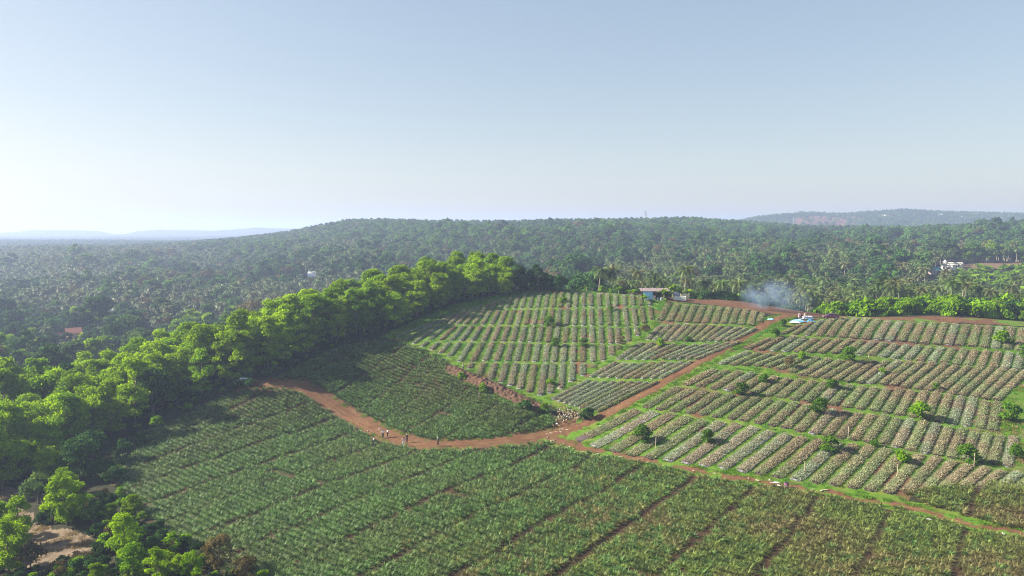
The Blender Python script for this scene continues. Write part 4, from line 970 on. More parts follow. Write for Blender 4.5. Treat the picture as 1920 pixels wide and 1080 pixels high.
def person(loc, rz, label, shirt, trousers, cap=None, J=None, h=1.68, short=False, sit=False):
    root = empty('person', loc, rz, h / 1.74); tag(root, label, 'person', 'people on the red path')
    P = dict(pelvis=(0, 0, .95), waist=(0, 0, 1.10), chest=(.01, 0, 1.32), neck=(.01, 0, 1.47), jaw=(.035, 0, 1.55), head=(.03, 0, 1.63), crown=(.015, 0, 1.71))
    for s, n in ((1, 'l'), (-1, 'r')):
        P.update({'sh' + n: (0, .18 * s, 1.41), 'el' + n: (-.02, .25 * s, 1.13), 'wr' + n: (.06, .25 * s, .89), 'hip' + n: (0, .09 * s, .90), 'kn' + n: (.03, .10 * s, .50), 'an' + n: (0, .10 * s, .09), 'to' + n: (.17, .12 * s, .035)})
    P.update(J or {})
    V = []; E = []; I = {}
    def v(k, r, par=None, p=None):
        I[k] = len(V); V.append((P[k] if p is None else p, r))
        if par: E.append((I[par], I[k]))
    v('pelvis', (.145, .10)); v('waist', (.125, .09), 'pelvis'); v('chest', (.15, .105), 'waist'); v('neck', .055, 'chest'); v('jaw', (.062, .075), 'neck'); v('head', (.078, .095), 'jaw'); v('crown', (.055, .065), 'head')
    hd = Vector(P['head']); v('nose', .012, 'head', hd + Vector((.105, 0, -.01)))
    for n, s in (('l', 1), ('r', -1)):
        v('ear' + n, .014, 'head', hd + Vector((-.01, .095 * s, 0)))
        v('sh' + n, .06, 'chest'); v('el' + n, .042, 'sh' + n); v('wr' + n, .028, 'el' + n)
        w = Vector(P['wr' + n]); d = (w - Vector(P['el' + n])).normalized(); sd_ = d.cross(Vector((0, s, .2))).normalized(); cu = d.cross(sd_).normalized()
        v('pa' + n, (.036, .018), 'wr' + n, w + d * .075)
        for k in range(4):
            o = w + d * .10 + sd_ * (.027 - .018 * k); ln = (.068, .078, .072, .055)[k]
            v('f%d%s' % (k, n), .0085, 'pa' + n, o + d * .02); v('g%d%s' % (k, n), .008, 'f%d%s' % (k, n), o + d * ln * .6 + cu * .012); v('t%d%s' % (k, n), .007, 'g%d%s' % (k, n), o + d * ln + cu * .03)
        v('th' + n, .010, 'pa' + n, w + d * .055 + sd_ * .045); v('tt' + n, .008, 'th' + n, w + d * .095 + sd_ * .058 + cu * .015)
        v('hip' + n, .09, 'pelvis'); v('kn' + n, .058, 'hip' + n); v('an' + n, .036, 'kn' + n); v('to' + n, (.036, .025), 'an' + n)
    skin_mesh('body', V, E, 0, SKIN, root)
    S = [(P['pelvis'], (.16, .115)), (P['waist'], (.145, .11)), (P['chest'], (.168, .122)), (Vector(P['neck']) - Vector((0, 0, .03)), .075)]; SE = [(0, 1), (1, 2), (2, 3)]
    for n in 'lr':
        e = Vector(P['sh' + n]).lerp(Vector(P['el' + n]), .95 if not short else .7); b = len(S); S += [(P['sh' + n], .074), (e, .058)]; SE += [(2, b), (b, b + 1)]
    skin_mesh('shirt', S, SE, 0, shirt, root)
    S = [(Vector(P['pelvis']) + Vector((0, 0, .02)), (.158, .113))]; SE = []
    for n in 'lr':
        e = Vector(P['kn' + n]).lerp(Vector(P['an' + n]), .85 if not short else .02); b = len(S); S += [(P['hip' + n], .102), (P['kn' + n], .072)]; SE += [(0, b), (b, b + 1)]
        if not short: S.append((e, .058)); SE.append((b + 1, b + 2))
    skin_mesh('trousers', S, SE, 0, trousers, root)
    b = MB(); b.ball(hd + Vector((-.018, 0, .035)), .108, (1, .88, .92))
    if cap: b.cyl(hd + Vector((.07, 0, .055)), .085, .012, 10)
    b.build('cap' if cap else 'hair', cap or HAIR, root, True)
    b = MB()
    for s in (1, -1): b.ball(hd + Vector((.088, .034 * s, .015)), .011, sub=1)
    b.build('eyes', HAIR, root)
    b = MB()
    for n in 'lr': b.box((Vector(P['an' + n]) + Vector(P['to' + n])) / 2 + Vector((0, 0, -.02)), (.25, .09, .07), 0, .02)
    b.build('shoes', GREY_C, root)
    return root
AKIMBO = dict(ell=(-.10, .40, 1.17), wrl=(.05, .22, 1.02), elr=(-.10, -.40, 1.17), wrr=(.05, -.22, 1.02))
WALK = dict(knl=(.16, .10, .52), anl=(.22, .10, .10), tol=(.38, .11, .06), knr=(-.05, -.10, .50), anr=(-.26, -.10, .14), tor=(-.12, -.11, .04), ell=(-.14, .25, 1.14), wrl=(-.12, .26, .90), elr=(.10, -.25, 1.14), wrr=(.26, -.24, .96))
CARRY = dict(ell=(.05, .26, 1.15), wrl=(.27, .16, 1.16), elr=(.05, -.26, 1.15), wrr=(.27, -.16, 1.16))
def pl(px, py): p = at(px, py); return (p.x, p.y, p.z + .05)
person(pl(701, 836), R(200), 'person in pale lavender shirt standing waist-deep in the crop, apart from the others', LAV, NAVY, J=CARRY)
person(pl(718, 822.5), R(-60), 'person in white shirt and dark trousers with hands on hips', WHITE_C, DARK_C, J=AKIMBO)
person(pl(727, 821), R(-150), 'person in white shirt and dark trousers standing behind the one with hands on hips', WHITE_C, DARK_C, J=CARRY)
person(pl(756.5, 837), R(95), 'person in pink top and pale trousers, nearer one of the pair on the path', PINK, PALE, J=dict(ell=(.04, .25, 1.14)))
person(pl(763, 831), R(-110), 'person all in dark clothes with pale cap, behind the one in pink', DARK_C, DARK_C, cap=PALE)
person(pl(821, 837), R(20), 'person in dark clothes and white cap walking alone along the path', NAVY, DARK_C, cap=WHITE_C, J=WALK)
person(pl(868.5, 696), R(160), 'person in white shirt among the grass at the end of the earth mound', WHITE_C, DARK_C, J=CARRY)

# ---------------------------------------------------------------- cars
RUBBER = plain('tyre_rubber', (.015, .015, .016), .85, .2); STEEL = plain('wheel_steel', (.45, .45, .47), .35, .1, 5, .5, .8); GLASS_D = plain('dark_car_glass', (.015, .018, .022), .08, .1, 3, .7); LAMP = plain('lamp_glass', (.65, .66, .68), .15, .1, 3, .6); TAIL = plain('tail_lamp_red', (.35, .01, .01), .25, .1)
def car(px, py, rz, paint, label):
    p = at(px, py); r = empty('parked_car', (p.x, p.y, p.z + .04), rz); tag(r, label, 'car')
    st = [(-1.95, .42, .78, .70), (-1.88, .28, .92, .78), (-1.2, .24, .96, .82), (0, .23, .95, .83), (1.0, .24, .92, .82), (1.55, .27, .84, .79), (1.85, .32, .72, .72), (1.95, .40, .60, .62)]
    def loft(S, mat, name, par):
        bm = bmesh.new(); rings = [[bm.verts.new(c) for c in ring] for ring in S]; n = len(rings[0])
        for a, b in zip(rings[:-1], rings[1:]):
            for k in range(n): bm.faces.new((a[k], a[(k + 1) % n], b[(k + 1) % n], b[k]))
        bm.faces.new(rings[0][::-1]); bm.faces.new(rings[-1]); bmesh.ops.recalc_face_normals(bm, faces=bm.faces[:])
        me = bpy.data.meshes.new(name); bm.to_mesh(me); bm.free(); me.materials.append(mat)
        return link(name, me, par)
    body = loft([[(x, -w * .92, zb), (x, -w, (zb + zt) / 2), (x, -w * .93, zt - .03), (x, -w * .7, zt), (x, w * .7, zt), (x, w * .93, zt - .03), (x, w, (zb + zt) / 2), (x, w * .92, zb)] for x, zb, zt, w in st], paint, 'body', r)
    cab = [(-1.80, .93, .72, .97), (-1.55, .90, .66, 1.36), (-1.1, .93, .62, 1.47), (-.3, .94, .61, 1.50), (.25, .93, .62, 1.44), (1.05, .90, .70, .96)]
    roof = loft([[(x, -.76, z0), (x, -w, zt - .04), (x, -w * .8, zt), (x, w * .8, zt), (x, w, zt - .04), (x, .76, z0)] for x, z0, w, zt in cab], paint, 'roof', r)
    for s in (-1, 1):
        for x0, x1, t0, t1 in ((-1.45, -.75, 1.30, 1.39), (-.68, .08, 1.40, 1.38), (.15, .78, 1.33, 1.08)):
            b = MB(); z = .97; yv = lambda zz: (.775 - (zz - .93) / .5 * .135) * s
            b.face([(x0, yv(z), z), (x1, yv(z), z), (x1 - .05, yv(t1), t1), (x0 + .05, yv(t0), t0)]); b.build('side_window', GLASS_D, r)
        b = MB(); b.box((1.80, .55 * s, .66), (.24, .26, .14), 0, .03); b.build('headlight', LAMP, r)
        b = MB(); b.box((-1.90, .62 * s, .80), (.12, .18, .26), 0, .02); b.build('tail_light', TAIL, r)
        b = MB(); b.box((.62, .90 * s, 1.0), (.12, .16, .11), 0, .02); b.build('wing_mirror', paint, r)
        for x in (-1.2, 1.22):
            b = MB(); b.tube([(x, .62 * s, .30), (x, .84 * s, .30)], .30, 16); w = b.build('wheel', RUBBER, r)
            b = MB(); b.tube([(x, .835 * s, .30), (x, .855 * s, .30)], .19, 12); b.build('rim', STEEL, w)
    b = MB(); b.face([(.98, -.62, .99), (.98, .62, .99), (.36, .54, 1.405), (.36, -.54, 1.405)]); b.build('windscreen', GLASS_D, r)
    b = MB(); b.face([(-1.81, -.60, 1.0), (-1.81, .60, 1.0), (-1.58, .54, 1.335), (-1.58, -.54, 1.335)]); b.build('rear_window', GLASS_D, r)
    b = MB(); b.box((1.95, 0, .42), (.05, .5, .12)); b.build('grille', GLASS_D, r)
    return r
car(1557, 598, R(180 - 12), plain('maroon_paint', (.085, .012, .030), .22, .08, 2, .6), 'maroon hatchback parked on the red crest below the palms')
car(453, 721, R(196), plain('white_paint', (.72, .73, .75), .25, .05, 2, .5), 'white hatchback half hidden in the shade at the foot of the bright belt')

# ---------------------------------------------------------------- hut and its clutter
TIN = plain('rusty_tin_sheet', (.23, .17, .165), .6, .35, 1.2, .4); WOODD = plain('dark_weathered_wood', (.075, .052, .042), .9, .35, 4); WOODP = plain('pale_pole_wood', (.42, .33, .24), .85, .25, 4)
BLUE = plain('blue_tarpaulin', (.24, .52, .76), .45, .3, 1.1, .4); WHITEP = plain('white_plastic', (.66, .67, .70), .5, .2, 2.5, .4); GREYP = plain('grey_plastic_sheet', (.34, .35, .42), .5, .3, 2); BLOCK = plain('whitewashed_block', (.62, .62, .56), .9, .12, 2); YBLOCK = plain('pale_mossy_block', (.46, .48, .27), .9, .25, 3); BRICK = plain('reddish_brick', (.24, .11, .08), .9, .25, 4)
p = at(1229, 561.5); hut = empty('open_hut', (p.x, p.y + 1.2, p.z - .15), R(-4)); tag(hut, 'small open hut with sloping rusty tin roof on the hilltop crest', 'hut')
b = MB()
for k in range(24):
    x = -4.0 + k * .33; zf = 2.45; zb = 2.95 + .03 * math.sin(k * 2.1)
    b.box((x + .165, .35, (zf + zb) / 2 + (.03 if k % 2 else 0)), (.325, 5.0, .05), rot=Matrix.Rotation(math.atan2(zb - zf, 5.0), 4, 'X'))
b.build('roof', TIN, hut)
for x, y in ((-3.3, -1.8), (-.9, -1.8), (1.3, -1.8), (3.4, -1.8), (-3.3, 2.2), (3.4, 2.2)): b = MB(); b.tube([(x, y, -.6), (x, y, 2.42 if y < 0 else 2.75)], .08, 6); b.build('post', WOODD, hut)
b = MB()
for k in range(22): b.box((-3.25 + k * .31, 2.3, 1.25), (.27, .05, 2.5 + .1 * math.sin(k * 1.7)))
b.build('back_wall', WOODD, hut)
b = MB()
for k in range(13): b.box((3.45, -1.7 + k * .31, 1.2), (.05, .27, 2.2))
b.build('side_wall', WOODD, hut)
b = MB(); b.tube([(-.9, -1.85, 1.25), (3.4, -1.85, 1.2)], .05); b.build('rail', WOODD, hut)
b = MB()
for k in range(12): b.box((1.1 + k * .21, -1.78, .6), (.17, .04, 1.15 + .07 * math.sin(k * 2.3)))
b.build('low_partition', WOODD, hut)
def sheet(name, w, h, mat, label, cat, loc, rz=0., hang=True, amp=.12, nx=14, ny=10, seed=0, group=None, sag=0.):
    """a crumpled sheet, hanging or lying in a heap"""
    g = np.random.default_rng(seed); X, Y = np.meshgrid(np.linspace(-.5, .5, nx + 1), np.linspace(0, 1, ny + 1)); x = X.ravel() * w; v = Y.ravel()
    n_ = (vnoise(x + seed * 7, v * h, .6, seed) - .5) * 2 + (vnoise(x + seed * 3, v * h, .25, seed + 1) - .5)
    if hang: V = np.c_[x + n_ * .08, n_ * amp - .25 * v * 0, v * h + n_ * .05 - sag * np.abs(X.ravel()) * v]
    else:
        e = np.minimum(1, 3 * np.minimum(.5 - np.abs(X.ravel()), np.minimum(v, 1 - v))); V = np.c_[x + n_ * .1 * w * .3, (v - .5) * h + n_ * .06, .04 + (n_ * .5 + .7) * amp * e]
    i = np.arange((nx + 1) * (ny + 1)).reshape(ny + 1, nx + 1); Q = np.stack([i[:-1, :-1], i[:-1, 1:], i[1:, 1:], i[1:, :-1]], -1).reshape(-1, 4)
    o = link(name, mesh_np(name, V, Q, mat), None, loc, rz); so_ = o.modifiers.new('thick', 'SOLIDIFY'); so_.thickness = .02
    return tag(o, label, cat, group)
hl = lambda x, y, z: hut.matrix_basis @ Vector((x, y, z))
sheet('blue_tarp', 2.6, 2.1, BLUE, 'blue tarpaulin hung across the open front of the hut', 'tarpaulin', hl(-2.1, -2.0, .25), R(-4), seed=3)
b = MB(); b.cyl((0, 0, -.1), .3, .85, 14); b.cyl((0, 0, .75), .27, .05, 14); tag(b.build('drum', plain('dark_teal_plastic', (.03, .07, .08), .5), loc=hl(.75, -2.3, 0)), 'dark plastic drum on the ground before the hut', 'drum')
sheet('pink_cloth', .7, 1.0, PINK, 'pink cloth hanging from the hut rail beside the blue tarp', 'cloth', hl(-.35, -2.0, .3), R(-4), seed=5)
b = MB(); b.box((0, 0, .35), (.7, .5, .8), 0, .06).box((.05, 0, .8), (.5, .4, .12), 0, .04); tag(b.build('crate', plain('grey_crate', (.30, .29, .33), .8), loc=hl(1.6, -2.6, 0), rz=.3), 'grey crate on the ground before the hut, beside the dark drum', 'crate')
p = at(1275, 563); tk = empty('block_tank', (p.x, p.y + .6, p.z - .2), R(-10)); tag(tk, 'low whitewashed block water tank beside the hut', 'tank')
b = MB(); b.box((0, -1.0, .6), (3.4, .18, 1.3)).box((-1.61, 0, .6), (.18, 1.82, 1.298)).box((1.61, 0, .6), (.18, 1.82, 1.298)).box((0, 1.0, .6), (3.4, .18, 1.296)); b.build('wall', BLOCK, tk)
b = MB(); b.box((0, 0, .95), (3.04, 1.82, .04)); b.build('water', plain('dark_water', (.03, .05, .05), .1), tk)
p = at(1285, 561); bs = empty('block_stack', (p.x + .3, p.y + 2.2, p.z), R(-8)); tag(bs, 'stack of pale yellowish blocks behind the whitewashed tank', 'block stack')
for k in range(5):
    for j in range(3): b = MB(); b.box((-1 + k * .52 + (.08 if j % 2 else 0), 0, .3 + j * .43), (.46, .46, .40), 0, .02); b.build('block', YBLOCK if (k + j) % 3 else BLOCK, bs)
sheet('grey_plastic_sheet', 1.9, 1.5, GREYP, 'grey plastic sheet slumped over the end of the whitewashed tank', 'plastic sheet', at(1270, 561) + Vector((.2, 2.2, .5)), .2, True, .3, seed=8, sag=.8)
p = at(1190, 551); b = MB()
for k in range(260):
    a = random.uniform(0, 6.28); r = 1.6 * math.sqrt(random.random()); z = .9 * (1 - (r / 1.6) ** 2) * random.random()
    q = Vector((r * math.cos(a) * 1.5, r * math.sin(a) * .8, z)); t_ = random.uniform(0, 6.28); l_ = random.uniform(.3, .9); b.tube([q, q + Vector((math.cos(t_) * l_, math.sin(t_) * l_, random.uniform(-.1, .25)))], .022, 3)
tag(b.build('brushwood_heap', plain('dry_brush', (.26, .15, .11), .95, .4), loc=(p.x, p.y + 1, p.z)), 'heap of dry brown brushwood on the crest beside the hut', 'heap', kind='stuff')
def pipe(pts, rad, lab, nm='irrigation_pipe', cat='pipe'):
    P = hit([q[0] for q in pts], [q[1] for q in pts]); b = MB(); b.tube([Vector(q) + Vector((0, 0, .12)) for q in P], rad, 6); tag(b.build(nm, WOODP), lab, cat)
pipe([(1074,549),(1100,549.5),(1130,551),(1160,552.5),(1184,554)], .09, 'long pale pipe lying along the crest, nearer of the two')
pipe([(1132,547),(1160,547.5),(1184,548.5)], .08, 'shorter pale pipe on the crest behind the long one')
for px, py, h, lab in [(1045,548,1.9,'bare wooden post on the hilltop crest under the dark trees'),(1100,547,1.3,'wooden post on the hilltop crest behind the end of the pale pipe'),(1110,547,1.2,'short wooden post on the crest, right beside the post at the pipe end'),(1184,552,1.6,'pale post at the brushwood heap beside the hut'),
    (1229,842,2.0,'pale stake in the shadow of the round tree, lowest tier'),(1508,888,1.9,'pale stake standing in a bed of the lowest tier'),(1590,824,2.2,'tall pale stake in the grass of the fifth tier'),(1682,896,2.1,'pale leaning stake among the beds of the lowest tier'),
    (1826,876,2.2,'pale stake beside the loose young tree near the picture edge'),(1628,678,1.4,'short pale stake beside the dark round tree in the third tier'),(898,752,1.9,'thin pale stake at the upper edge of the dark knoll'),(1802,676,1.3,'pale stake in the second tier of the terraced slope'),(725,886,1.2,'thin pale stick standing in the dark field below the people')]:
    p = at(px, py); b = MB(); b.tube([(0, 0, -.3), (.03, 0, h * .5), (.08, .03, h)], .055, 5); tag(b.build('stake', WOODP, loc=p), lab, 'stake')

# ---------------------------------------------------------------- track head: tarps, sacks, pillars
sheet('blue_tarp', 1.5, 1.1, BLUE, 'small crumpled blue tarpaulin on the red earth at the track head', 'tarpaulin', at(1445, 600) + Vector((0, 0, .05)), .2, False, .75, seed=11)
sheet('blue_tarp', 3.6, 1.5, BLUE, 'long blue tarpaulin spread in folds under the white heap', 'tarpaulin', at(1496, 603) + Vector((0, .3, .05)), -.1, False, .7, seed=12, nx=26)
sheet('blue_tarp', 2.4, 1.2, plain('deep_blue_tarpaulin', (.05, .20, .42), .45, .3, 1.5), 'dark blue end of the tarpaulins, nearest the maroon car', 'tarpaulin', at(1521, 604) + Vector((0, .2, .05)), .1, False, .6, seed=14, nx=20)
sheet('white_plastic_sheet', 2.6, 1.2, WHITEP, 'white plastic sheet folded along the front of the blue tarpaulins', 'plastic sheet', at(1490, 605) + Vector((0, -.3, .05)), 0, False, .4, seed=15)
for k in range(9):
    p = at(1508 + (k % 5) * 4.0 + (k // 5) * 2, 600); b = MB(); b.ball((0, 0, .28), .42, (1.25, .8, .62)); b.ball((.35, 0, .30), .2, (1, .8, .7), 1)
    tag(b.build('white_sack', WHITEP, None, True, (p.x, p.y + .5 + .25 * (k // 5), p.z + .02 + .42 * (k // 5)), random.uniform(-.5, .5)), '%s white sack from the track side in the %s layer of the white heap' % (ORD[k % 5], 'top' if k >= 5 else 'bottom'), 'sack', 'white sacks heaped on the tarpaulins')
p = at(1507, 597.5); br = empty('brick_hearth', (p.x, p.y + .8, p.z - .1), R(-6)); tag(br, 'low brick hearth of two pale pillars and a dark lintel behind the tarpaulins', 'hearth')
for x in (-.75, .6): b = MB(); b.box((x, 0, .6), (.42, .42, 1.5), 0, .02); b.build('pillar', plain('pinkish_concrete', (.44, .33, .32), .9), br)
b = MB(); b.box((-.05, .25, .85), (1.5, .2, .3)).box((0, .45, .5), (1.7, .18, 1.1)); b.build('lintel', BRICK, br)

# ---------------------------------------------------------------- earth mound, litter, drum
def mound():
    W = wpoly([(836,690),(858,698),(885,710),(915,722),(945,735),(972,748),(1000,762),(1020,770)], False); L = [Vector(q[:2]) for q in W]; pts = []
    for a, b in zip(L[:-1], L[1:]):
        k = max(1, int((b - a).length / .25)); pts += [a.lerp(b, i / k) for i in range(k)]
    m = 22; V = []
    for i, p in enumerate(pts):
        t_ = (pts[min(i+4, len(pts)-1)] - pts[max(i-4, 0)]).normalized(); nr = Vector((-t_.y, t_.x)); f = i / len(pts); H = .75 * (.5 + .9 * vnoise(np.array([i * .25]), np.array([3.]), 3.2, 5)[0]) * math.sin(math.pi * min(1, max(0, f * .96 + .02))) ** .4
        for j in range(m):
            s = j / (m - 1) * 2 - 1; q = p + nr * s * 1.9; V.append((q.x, q.y, H * max(0, math.cos(s * 1.5)) ** 1.2 - (.25 if abs(s) == 1 else 0)))
    V = np.array(V); rough = (vnoise(V[:, 0], V[:, 1], .55, 71) - .5) * .55 + (vnoise(V[:, 0], V[:, 1], .27, 72) - .5) * .3; V[:, 2] += ground(V[:, 0], V[:, 1]) + rough * np.minimum(1, V[:, 2] * 2.5)
    i = np.arange(len(pts) * m).reshape(-1, m); Q = np.stack([i[:-1, :-1], i[1:, :-1], i[1:, 1:], i[:-1, 1:]], -1).reshape(-1, 4)
    t = NT('dug_red_earth'); n1 = t.noise(1.6, 6, rough=.7); mt = t.done(t.bsdf(t.ramp(n1, [(.3, (.060, .034, .021)), (.7, (.145, .082, .050))]), .95, .1, bump=n1, bstr=.6, bdist=.2))
    tag(link('earth_mound', mesh_np('earth_mound', V, Q, mt)), kind='structure')
mound()
def scrap(loc, size, mat, label, seed, group='pale scraps littering the track junction'):
    return sheet('plastic_scrap', size, size * .45, mat, label, 'scrap', loc, random.uniform(0, 6.28), False, .10, 5, 4, seed, group)
CREAM = plain('pale_leaf_scrap', (.36, .32, .22), .7, .2); k = 0
for px, py in [(1026,815),(1033,813),(1043,811),(1050,807),(1055,806),(1060,804),(1063,807),(1051,811),(1033,828),(1037,827),(1040,826),(1027,821),(1058,833),(1062,840),(1068,839),(1075,843),(1093,848),(1100,852),(1112,853),(1116,854),(1122,852),(1140,856),(1163,858),(1198,863),(1205,862),(1215,868),(1300,884),(1340,889),(1403,898),(1420,902)]:
    scrap(at(px, py) + Vector((0, 0, .10)), random.uniform(.3, .75), CREAM, 'pale flat scrap on the bare earth of the %s' % ('track junction' if px < 1130 else 'footpath below the terraced slope'), 200 + k, 'pale scraps on the %s' % ('track junction' if px < 1130 else 'footpath')); k += 1
for px, py, s, lab in [(1443,904,1.0,'cream sheet at the field corner, highest of the four by the purple drum'),(1455,909,1.2,'white sheet beside the purple drum, largest of the four'),(1461,915,.9,'whitish sheet lying low in the crop beside the purple drum'),(1447,910,.7,'small cream sheet between the others beside the purple drum'),
    (1540,921,.9,'cream sheet on the bare red patch, first of the pair'),(1548,920,.9,'cream sheet on the bare red patch, second of the pair'),(1524,919,.6,'small cream scrap on the grass edge before the pair of sheets'),(1742,976,.9,'pale green-white sack by the furrow end in the corner block'),(1882,1003,.9,'pale sheet on the footpath by the picture edge'),(690,809,.7,'yellowish scrap on the red path near the people'),(711,806,.6,'whitish scrap on the red path behind the hands-on-hips person')]:
    scrap(at(px, py) + Vector((0, 0, .35 if px < 1470 and px > 1400 else .12)), s * .72, CREAM if 'cream' in lab or 'yellow' in lab else WHITEP, lab, 300 + int(px), None)
def litter():
    V, Q, vv, g = [], [], [], np.random.default_rng(5); c = hit(*np.array([(1046,793),(1050,786),(1056,780),(1062,774),(1070,776),(1078,780),(1084,778),(1072,784),(1064,769),(1088,785),(1054,772),(1080,772)]).T)
    P = []; 
    for q in c:
        n = 60; P.append(q + g.normal(size=(n, 3)) * np.array([.8, 1.3, .0]) + np.c_[np.zeros(n), np.zeros(n), g.uniform(.05, .7, n) ** 1.3])
    P = np.concatenate(P); Vv, Fq = quads_at(P, g.normal(size=P.shape) + np.array([0, 0, .7]), .22, g, 1.6)
    t = NT('mixed_litter'); mt = t.done(t.bsdf(t.ramp(t.attr('var').outputs['Fac'], [(0, (.10, .065, .03)), (.45, (.30, .20, .10)), (.68, (.40, .31, .18)), (.78, (.34, .27, .17)), (1, (.62, .62, .66))]), .8, .2))
    tag(link('litter', mesh_np('litter', Vv, Fq, mt, var=g.uniform(0, 1, len(Fq)) ** .8)), 'heap of dry husks and torn white plastic beside the dirt track', 'litter', kind='stuff')
litter()
p = at(1474.5, 916); dr = empty('drum', p, 0); tag(dr, 'purplish-brown open drum standing at the corner of the dark field', 'drum')
b = MB(); b.tube([(0, 0, -.05), (0, 0, .3), (0, 0, .31), (0, 0, .6), (0, 0, .61), (0, 0, .92)], [.32, .32, .34, .34, .32, .32], 18); b.build('barrel', plain('purple_brown_drum', (.17, .085, .13), .5, .3, 2), dr, False); b = MB(); b.tube([(0, 0, .921), (0, 0, .925)], .30, 18); b.build('shaded_mouth_disc', DARK_C, dr)  # black disc painted as the shaded hollow; the barrel top is closed

# ---------------------------------------------------------------- houses in the distance
WALLS = {'orange': plain('ochre_wall', (.62, .38, .16), .9, .12), 'cream': plain('cream_wall', (.70, .66, .56), .9, .1), 'white': plain('white_wall', (.75, .74, .72), .9, .08), 'pink': plain('pinkish_wall', (.58, .44, .42), .9, .1)}
ROOFS = {'tile': plain('red_tile_roof', (.25, .10, .065), .85, .25, 1), 'flat': plain('pale_concrete_roof', (.56, .54, .48), .9, .15, 1), 'tin': plain('bright_tin_roof', (.60, .61, .64), .4, .15, 1, .5, .3), 'teal': plain('teal_roof_sheet', (.03, .20, .21), .5, .2, 1)}
WIN = plain('dark_window', (.02, .022, .028), .3, .2)
def house(px, d, w, dp, h, wall, roof, rz, label, sink=0.3, z=None, gable=True, extra=None):
    x = (px - 960) / F * d; r = empty('house', (x, d, (g1(x, d) if z is None else z) - sink), R(rz)); tag(r, label, 'house')
    b = MB(); b.box((0, 0, h / 2), (w, dp, h)); b.build('wall', WALLS[wall], r); b = MB()
    if gable:
        e = .5; rh = w * .0 + dp * .30
        b.face([(-w/2-e, -dp/2-e, h-.1), (w/2+e, -dp/2-e, h-.1), (w/2+e, 0, h+rh), (-w/2-e, 0, h+rh)]); b.face([(w/2+e, dp/2+e, h-.1), (-w/2-e, dp/2+e, h-.1), (-w/2-e, 0, h+rh), (w/2+e, 0, h+rh)])
        b.face([(-w/2, -dp/2, h), (-w/2, 0, h+rh-.15), (-w/2, dp/2, h)]); b.face([(w/2, -dp/2, h), (w/2, dp/2, h), (w/2, 0, h+rh-.15)])
    else: b.box((0, 0, h + .12), (w + .9, dp + .9, .22)).box((0, -dp/2-.3, h + .45), (w + .6, .14, .5)).box((-w/2-.3, 0, h + .45), (.14, dp + .5, .496))
    b.build('roof', ROOFS[roof], r)
    nf = 2 if h > 5 else 1
    for fl in range(nf):
        for k in range(max(2, int(w / 2.6))):
            xx = -w/2 + w * (k + .5) / max(2, int(w / 2.6)); f = MB(); f.box((xx, -dp/2 - .02, 1.5 + fl * 3), (1.0, .06, 1.2)); f.build('window', WIN, r)
    b = MB(); b.box((w * .08, -dp/2 - .03, 1.0), (.95, .07, 2.05)); b.build('door', WOODD, r)
    if extra == 'tower':
        b = MB(); b.box((-w/2 + 1.3, 0, h + 1.1), (1.9, 2.4, 2.0)); b.build('stair_tower', WALLS[wall], r); b = MB(); b.cyl((-w/2 + 1.3, 0, h + 2.1), .5, .8, 12); b.build('water_tank', WALLS['white'], r)
    return r
house(131, 326, 5.5, 7, 3.6, 'orange', 'tile', 38, 'small ochre-walled house with sunlit end in the dark valley trees', sink=-1.2)
house(101, 335, 6, 5, 2.4, 'pink', 'tile', 20, 'low house with dull red tiled roof beside the ochre-walled house')
house(1779, 450, 6.5, 6, 3.4, 'cream', 'flat', -50, 'cream house with flat roof, stair tower and roof tank among the palms', gable=False, extra='tower')
house(1793, 458, 7, 5, 3.0, 'cream', 'flat', -38, 'lower flat-roofed cream house beside the tower house, at the bare strip', gable=False)
house(1752, 430, 6, 5, 3.0, 'pink', 'teal', 8, 'small house with teal sheet roof below the cream house')
house(42, H42, 6, 5, 3.4, 'white', 'tin', 25, 'small white house far out in the hazy valley, nearest the picture edge')
house(453, H453, 7, 5, 4.2, 'white', 'tile', 30, 'white house among the palms in the hazy valley')
house(574, H574, 12, 5, 2.8, 'pink', 'tin', 18, 'long low house with pale roof at the foot of the wooded hill')
house(588, H574 + 9, 7, 5, 2.6, 'pink', 'tin', -10, 'smaller pale-roofed house just beyond the long low house')
house(196, 400, 6, 5, 3.0, 'pink', 'tin', 30, 'tin-roofed shed glinting among the dark valley trees')
def far_d(px, py, lo, hi):
    d = np.arange(lo, hi, 4.); x = (px - 960) / F * d; _, yy = project(np.c_[x, d, ground(x, d) + 5]); return float(d[np.abs(yy - py).argmin()])
for px, py, w, lab in [(1728,396,15,'large white building near the top of the far hill'),(1660,407,11,'white building low on the far hill, nearest the quarry scar'),(1652,406,6,'little white building beside the one nearest the quarry scar'),(1757,404,8,'white building on the far hill, middle one of the row'),(1764,405,8,'white building on the far hill, beside the middle one'),(1803,407,12,'pale domed-looking building on the far hill, nearest the picture edge')]:
    d = far_d(px, py, 1500, 1900); x = (px - 960) / F * d; house(px, d, w, 9, 7, 'white', 'flat', random.uniform(-20, 20), lab, z=g1(x, d) + 2.5, gable=False)
